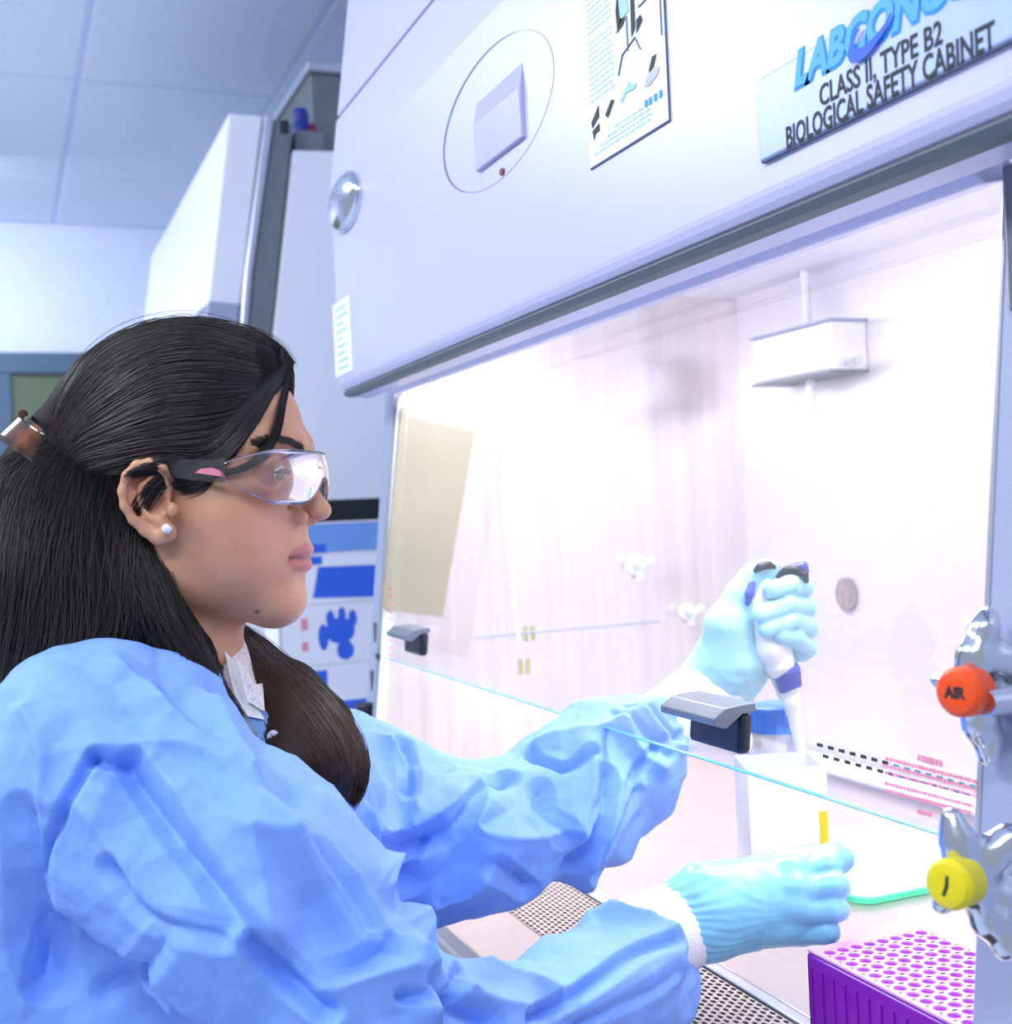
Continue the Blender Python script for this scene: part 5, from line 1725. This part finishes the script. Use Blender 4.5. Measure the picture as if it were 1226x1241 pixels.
ridge = [
    ([(224, 964), (262, 992), (304, 1023), (365, 1019)], .009, .028), ([(304, 1023), (318, 1080), (338, 1142), (372, 1190), (408, 1238)], .010, .028),
    ([(180, 925), (225, 985), (272, 1060), (330, 1125)], .007, .020), ([(95, 975), (150, 1040), (195, 1098), (300, 1135)], .008, .028),
    ([(393, 1197), (450, 1185), (500, 1172)], .010, .022), ([(256, 850), (300, 945), (340, 1010), (420, 1090), (460, 1140)], .007, .018),
    ([(116, 905), (200, 905), (262, 935), (310, 990)], .007, .022), ([(190, 850), (235, 900), (300, 950)], .005, .016),
    ([(592, 1165), (650, 1190), (700, 1213), (760, 1170), (815, 1150)], .009, .022), ([(560, 1165), (575, 1200), (640, 1225)], .006, .018),
    ([(740, 1095), (790, 1115), (812, 1142)], .006, .014), ([(720, 1240), (770, 1200), (815, 1175)], .006, .016), ([(510, 1150), (530, 1180), (528, 1220)], .008, .016),
    ([(596, 951), (584, 980), (577, 1006), (640, 1015), (690, 1003)], .009, .026), ([(556, 976), (535, 1010), (510, 1045)], .008, .024),
    ([(718, 912), (715, 958), (694, 1009), (720, 985)], .009, .024), ([(750, 948), (735, 995), (697, 1070)], .009, .024), ([(780, 950), (745, 1005), (705, 1062)], .006, .018),
    ([(600, 1050), (560, 1085), (500, 1112)], .006, .024), ([(650, 905), (700, 895), (750, 880), (800, 850)], .007, .020), ([(470, 900), (500, 930), (500, 980)], .007, .024),
    ([(580, 945), (530, 985), (475, 1010)], .007, .020), ([(780, 870), (800, 890), (828, 905)], .005, .012), ([(760, 880), (772, 905), (800, 930)], .005, .014),
    ([(140, 800), (180, 830), (200, 870)], .005, .018), ([(30, 860), (50, 920), (40, 1000)], .006, .022), ([(440, 985), (462, 1030), (470, 1080)], .006, .012)]
valley = [
    ([(114, 916), (90, 955), (62, 1008), (41, 1045), (36, 1090)], -.008, .007), ([(114, 918), (135, 925), (163, 922)], -.007, .009),
    ([(158, 926), (201, 994), (247, 1055), (320, 1145), (393, 1218)], -.009, .014), ([(137, 1051), (183, 1107), (230, 1120), (274, 1130)], -.007, .014),
    ([(69, 1124), (120, 1160), (219, 1240)], -.018, .022), ([(20, 1000), (30, 1100), (60, 1190)], -.010, .028),
    ([(200, 1140), (170, 1175), (130, 1200)], -.006, .016), ([(306, 1140), (335, 1180), (400, 1225)], -.008, .012),
    ([(365, 1019), (400, 1060), (450, 1120)], -.006, .014), ([(470, 1145), (440, 1165), (400, 1180)], -.008, .014),
    ([(640, 1235), (700, 1205), (760, 1165), (812, 1146)], -.010, .010), ([(705, 1241), (750, 1215), (810, 1178)], -.006, .009), ([(553, 1232), (556, 1195), (566, 1172)], -.007, .012),
    ([(520, 1206), (490, 1206)], -.006, .008), ([(530, 1190), (545, 1215), (600, 1238)], -.009, .014),
    ([(614, 937), (578, 962), (530, 1015), (470, 1030)], -.010, .020), ([(600, 1048), (620, 1065), (640, 1082)], -.008, .018), ([(642, 912), (665, 926), (686, 931), (718, 914)], -.009, .010),
    ([(735, 940), (728, 985), (690, 1050)], -.009, .016), ([(765, 945), (795, 905), (830, 890)], -.006, .010), ([(770, 960), (760, 980), (715, 1045)], -.007, .012),
    ([(490, 890), (496, 930), (494, 960)], -.009, .014), ([(520, 1020), (500, 1060), (490, 1100)], -.010, .030), ([(655, 960), (660, 990), (680, 1010)], -.008, .020),
    ([(760, 858), (790, 868), (815, 885)], -.005, .008), ([(745, 868), (775, 885), (810, 915)], -.005, .008), ([(60, 1140), (50, 1200)], -.008, .02)]
for a in ridge: fold(*a)
for a in valley: fold(*a)
Vw = V + 0.012 * np.stack([vnoise(V, 9, 21), vnoise(V, 9, 22), vnoise(V, 9, 23)], -1)
disp += .0120 * crease_noise(Vw, 11, 9) + .0050 * crease_noise(Vw, 24, 14) - .003
disp += .0012 * crease_noise(Vw, 60, 18)
# gathered cuffs
for end, axd in ((cf(812, 876, 1.20), None), (cf(800, 1150, .965), None)):
    dd = np.linalg.norm(V - end, axis=1)
    an_ = np.arctan2(V[:, 1] - end[1], V[:, 2] - end[2])
    disp += .0022 * np.sin(an_ * 17) * np.exp(-(dd / .045) ** 2)
V = V + N * disp[:, None]
gown = obj('gown', cf2w(V), Fq, M['gown'], person, smooth=True, label='light blue disposable isolation gown')

# ---- gloves
def finish_glove(fld, seed, wrist, wa):
    V, Fq = fld.mesh(); V = smooth_mesh(V, Fq, 2)
    N = vnormals(V, Fq)
    dist = (V - wrist) @ wa
    rel = V - wrist - dist[:, None] * wa
    an = np.arctan2(rel[:, 1], rel[:, 2])
    wr = np.exp(-np.clip(dist, 0, 1) / .03)
    dsp = .0006 * wr * np.sin(an * 26 + dist * 160 + 9 * vnoise(V, 34, seed)) + .0007 * vnoise(V, 90, seed + 1) + .0009 * (.3 - np.abs(vnoise(V, 38, seed + 2)))
    return V + N * dsp[:, None], Fq


def C(px, py, D): return cf(px, py, D)
# lower (right) hand, seen on the back of the hand
rf = Field(C(795, 1200, .88), C(1050, 1000, 1.12) + 0.0, .00115)
rf = Field((.100, -.410, .86), (.300, -.235, 1.06), .0012)
W0 = C(820, 1120, .965)
rf.cone(W0, C(860, 1112, .965), .0325, .031, 0)
Kn = [(982, 1054, .964, .0108), (986, 1078, .952, .0112), (984, 1104, .950, .0110), (974, 1130, .957, .0104)]
Pi = [(1006, 1050, .958), (1013, 1073, .945), (1012, 1100, .943), (1002, 1128, .948)]
for (kx, ky, kd, kr), (px, py, pd) in zip(Kn, Pi):
    rf.cone(C(862, 1100 + (ky - 1095) * .4, .968), C(kx - 4, ky, kd + .006), .024, kr + .0005, .018)
for (kx, ky, kd, kr), (px, py, pd) in zip(Kn, Pi):
    rf.chain([(C(kx, ky, kd), kr - .0005), (C(px, py, pd), kr - .0008), (C(px + 3, py + 3, pd + .022), kr - .002)], .0015)
    rf.chain([(C(px + 3, py + 3, pd + .022), kr - .003), (C(px - 26, py + 4, pd + .038), kr - .004), (C(px - 48, py + 2, pd + .030), kr - .0045)], .002)
rf.chain([(C(875, 1075, .985), .019), (C(920, 1060, .995), .015), (C(975, 1046, .985), .0125), (C(1012, 1038, .968), .0112)], .008)
rf.cone(C(1012, 1038, .968), C(1020, 1041, .964), .0105, .0100, .003)
for (kx, ky, kd, kr) in Kn:
    rf.ell(C(kx - 18, ky - 2, kd - .004), (.010, .0085, .007), .008)
V, Fq = finish_glove(rf, 31, W0, np.array([1, 0, 0]))
obj('glove', cf2w(V), Fq, M['glove'], person, smooth=True, label='light blue nitrile glove, lower hand')
ck = Field((.06, -.40, .87), (.165, -.25, 1.05), .0016)
ck.cone(C(760, 1150, .945), C(828, 1120, .965), .036, .0335, 0)
V, Fq = ck.mesh(); V = smooth_mesh(V, Fq, 2)
obj('knit_cuff', cf2w(V), Fq, M['knit'], person, smooth=True, label='white knitted cuff')

# upper (left) hand round the pipette, palm side to the lens
lf = Field((.165, -.215, 1.12), (.325, -.035, 1.29), .0011)
W1 = C(862, 838, 1.212)
lf.cone(C(856, 838, 1.212), C(884, 800, 1.212), .033, .034, 0)
lf.chain([(C(886, 800, 1.20), .031), (C(884, 760, 1.195), .022), (C(898, 722, 1.195), .0135), (C(915, 697, 1.195), .0108), (C(934, 688, 1.193), .0095)], .014)   # thenar, thumb
Mc = [(930, 735, 1.245), (936, 755, 1.245), (938, 775, 1.243), (936, 793, 1.238)]
Fi = [
    [(962, 712, 1.232), (974, 712, 1.205), (958, 710, 1.182), (934, 715, 1.172)],
    [(972, 738, 1.232), (976, 737, 1.203), (955, 733, 1.178), (922, 745, 1.166)],
    [(975, 762, 1.230), (979, 760, 1.200), (958, 754, 1.176), (928, 763, 1.166)],
    [(972, 790, 1.226), (978, 786, 1.198), (964, 774, 1.178), (946, 771, 1.170)]]
rad = [.0092, .0098, .0096, .0088]
for m_, f4, r_ in zip(Mc, Fi, rad):
    lf.cone(C(886, 808 + (m_[1] - 765) * .4, 1.218), C(*m_), .024, .012, .018)
for m_, f4, r_ in zip(Mc, Fi, rad):
    ch = [(C(*m_), r_ + .002)] + [(C(*q), r_ * (1.04, 1.03, 1.0, .90)[i]) for i, q in enumerate(f4)]
    lf.chain(ch, .0022)
V, Fq = finish_glove(lf, 41, W1, np.array([.55, .83, 0]))
obj('glove', cf2w(V), Fq, M['glove2'], person, smooth=True, label='pale aqua glove gripping the pipette')
ck = Field((.11, -.24, 1.10), (.23, -.10, 1.30), .0018)
ck.cone(C(805, 880, 1.20), C(868, 830, 1.212), .036, .034, 0)
V, Fq = ck.mesh(); V = smooth_mesh(V, Fq, 2)
obj('knit_cuff', cf2w(V), Fq, M['knit'], person, smooth=True, label='white knitted cuff')

# ---- pipette
pip = thing('pipette', cf2w(C(960, 860, 1.19)), 'white handheld pipette with dark blue plunger and finger hook, held in the raised glove', 'pipette')
def pipe(name, pts, m, k=.003, h=.001):
    P_ = np.array([C(*p[:3]) for p in pts]); r_ = [p[3] for p in pts]
    fl_ = Field(P_.min(0) - max(r_) - .006, P_.max(0) + max(r_) + .006, h)
    fl_.chain(list(zip(P_, r_)), k)
    V, Fq = fl_.mesh(); V = smooth_mesh(V, Fq, 1)
    return obj(name, cf2w(V), Fq, m, pip, smooth=True)
pipe('handle_body', [(924, 706, 1.192, .010), (927, 735, 1.190, .0160), (936, 775, 1.190, .0170), (943, 803, 1.190, .0150), (948, 812, 1.193, .0115)], M['white'])
pipe('handle_front', [(926, 750, 1.184, .0125), (933, 785, 1.183, .0145), (940, 800, 1.186, .0120)], M['white'])
MB().tube([cf2w(C(*p)) for p in ((952, 810, 1.190), (953, 812, 1.190), (956, 832, 1.192), (957, 834, 1.192))], [.0125, .0135, .0115, .011], 28).build('blue_collar', M['pipblue'], pip)
for k in range(10):
    a = 2 * math.pi * k / 10
    o3 = np.array([math.cos(a) * .0128, 0, math.sin(a) * .0128])
    MB().tube([cf2w(C(953, 813, 1.190) + o3), cf2w(C(956, 831, 1.192) + o3 * .87)], .0012, 6).build('grip_rib', M['pipblue'], pip)
pipe('shaft', [(956, 832, 1.193, .0095), (959, 850, 1.194, .0085), (965, 880, 1.196, .0062), (974, 925, 1.198, .0045), (978, 948, 1.199, .0038)], M['white'])
pipe('ejector_arm', [(938, 815, 1.200, .006), (948, 840, 1.198, .0055), (958, 855, 1.196, .006)], M['white'])
MB().tube([cf2w(C(978, 946, 1.199)), cf2w(C(984, 975, 1.201)), cf2w(C(988, 1000, 1.203))], [.0038, .0030, .0008], 16).build('tip', M['bottle'], pip)
pipe('plunger_button', [(916, 691, 1.178, .0030), (921, 686.5, 1.177, .0040), (930, 684.5, 1.177, .0040), (937, 687, 1.178, .0028)], M['black'], .002, .0008)
pipe('finger_hook', [(942, 698, 1.190, .0026), (953, 691, 1.188, .0040), (965, 691, 1.186, .0044), (974, 697, 1.184, .0040), (977, 704, 1.184, .0026)], M['black'], .002, .0008)
pipe('hook_top', [(960, 688, 1.192, .0042), (973, 686, 1.192, .0042), (976, 692, 1.190, .0036)], M['pipblue'], .002, .0008)
pipe('blue_side_panel', [(911, 708, 1.172, .0038), (908, 720, 1.170, .0045), (906, 731, 1.172, .0030)], M['pipblue'], .002, .0008)

# ---- seated lower body, below the picture
lg = Field((-1.30, -.30, -1.25), (-.66, .40, -.50), .008)
hx_, hy_ = hip[0], hip[1]
print('hip', hip)
for s in (-1, 1):
    lg.chain([((hx_ + s * .09, hy_ - .02, -.64), .115), ((hx_ + s * .12, hy_ + .14, -.80), .075), ((hx_ + s * .12, hy_ + .08, -1.14), .048)], .03)
lg.cut(lambda x, y, z: (z + 1.16) * -1 * -1, 0)
V, Fq = lg.mesh(); V = smooth_mesh(V, Fq, 2)
obj('trousers', V, Fq, M['trousers'], person, smooth=True)
for s in (-1, 1):
    sf = Field((hx_ + s * .12 - .06, hy_ - .04, -1.26), (hx_ + s * .12 + .06, hy_ + .26, -1.13), .005)
    sf.chain([((hx_ + s * .12, hy_ + .05, -1.205), .040), ((hx_ + s * .12, hy_ + .18, -1.212), .034)], .01)
    sf.cut(lambda x, y, z: (z + 1.2495), 0)
    V, Fq = sf.mesh(); obj('shoe', V, Fq, M['black'], person, smooth=True)
stl = thing('lab_stool', (hx_, hy_ - .02, -1.25), 'black round lab stool under the woman', 'stool')
MB().tube([(hx_, hy_ - .02, z) for z in (-.86, -.855, -.815, -.81)], [.17, .18, .18, .165], 40).build('seat', M['black'], stl)
MB().tube([(hx_, hy_ - .02, -1.18), (hx_, hy_ - .02, -.86)], .025, 16).build('column', M['chrome'], stl)
for k in range(5):
    a = 2 * math.pi * k / 5 - .4
    e = np.array([hx_ + .26 * math.cos(a), hy_ - .02 + .26 * math.sin(a), -1.215])
    MB().tube([(hx_, hy_ - .02, -1.17), e], [.018, .012], 10).build('leg', M['chrome'], stl)
    MB().tube([e + np.array([0, -.012, -.015]), e + np.array([0, .012, -.015])], .02, 14).build('caster', M['black'], stl)
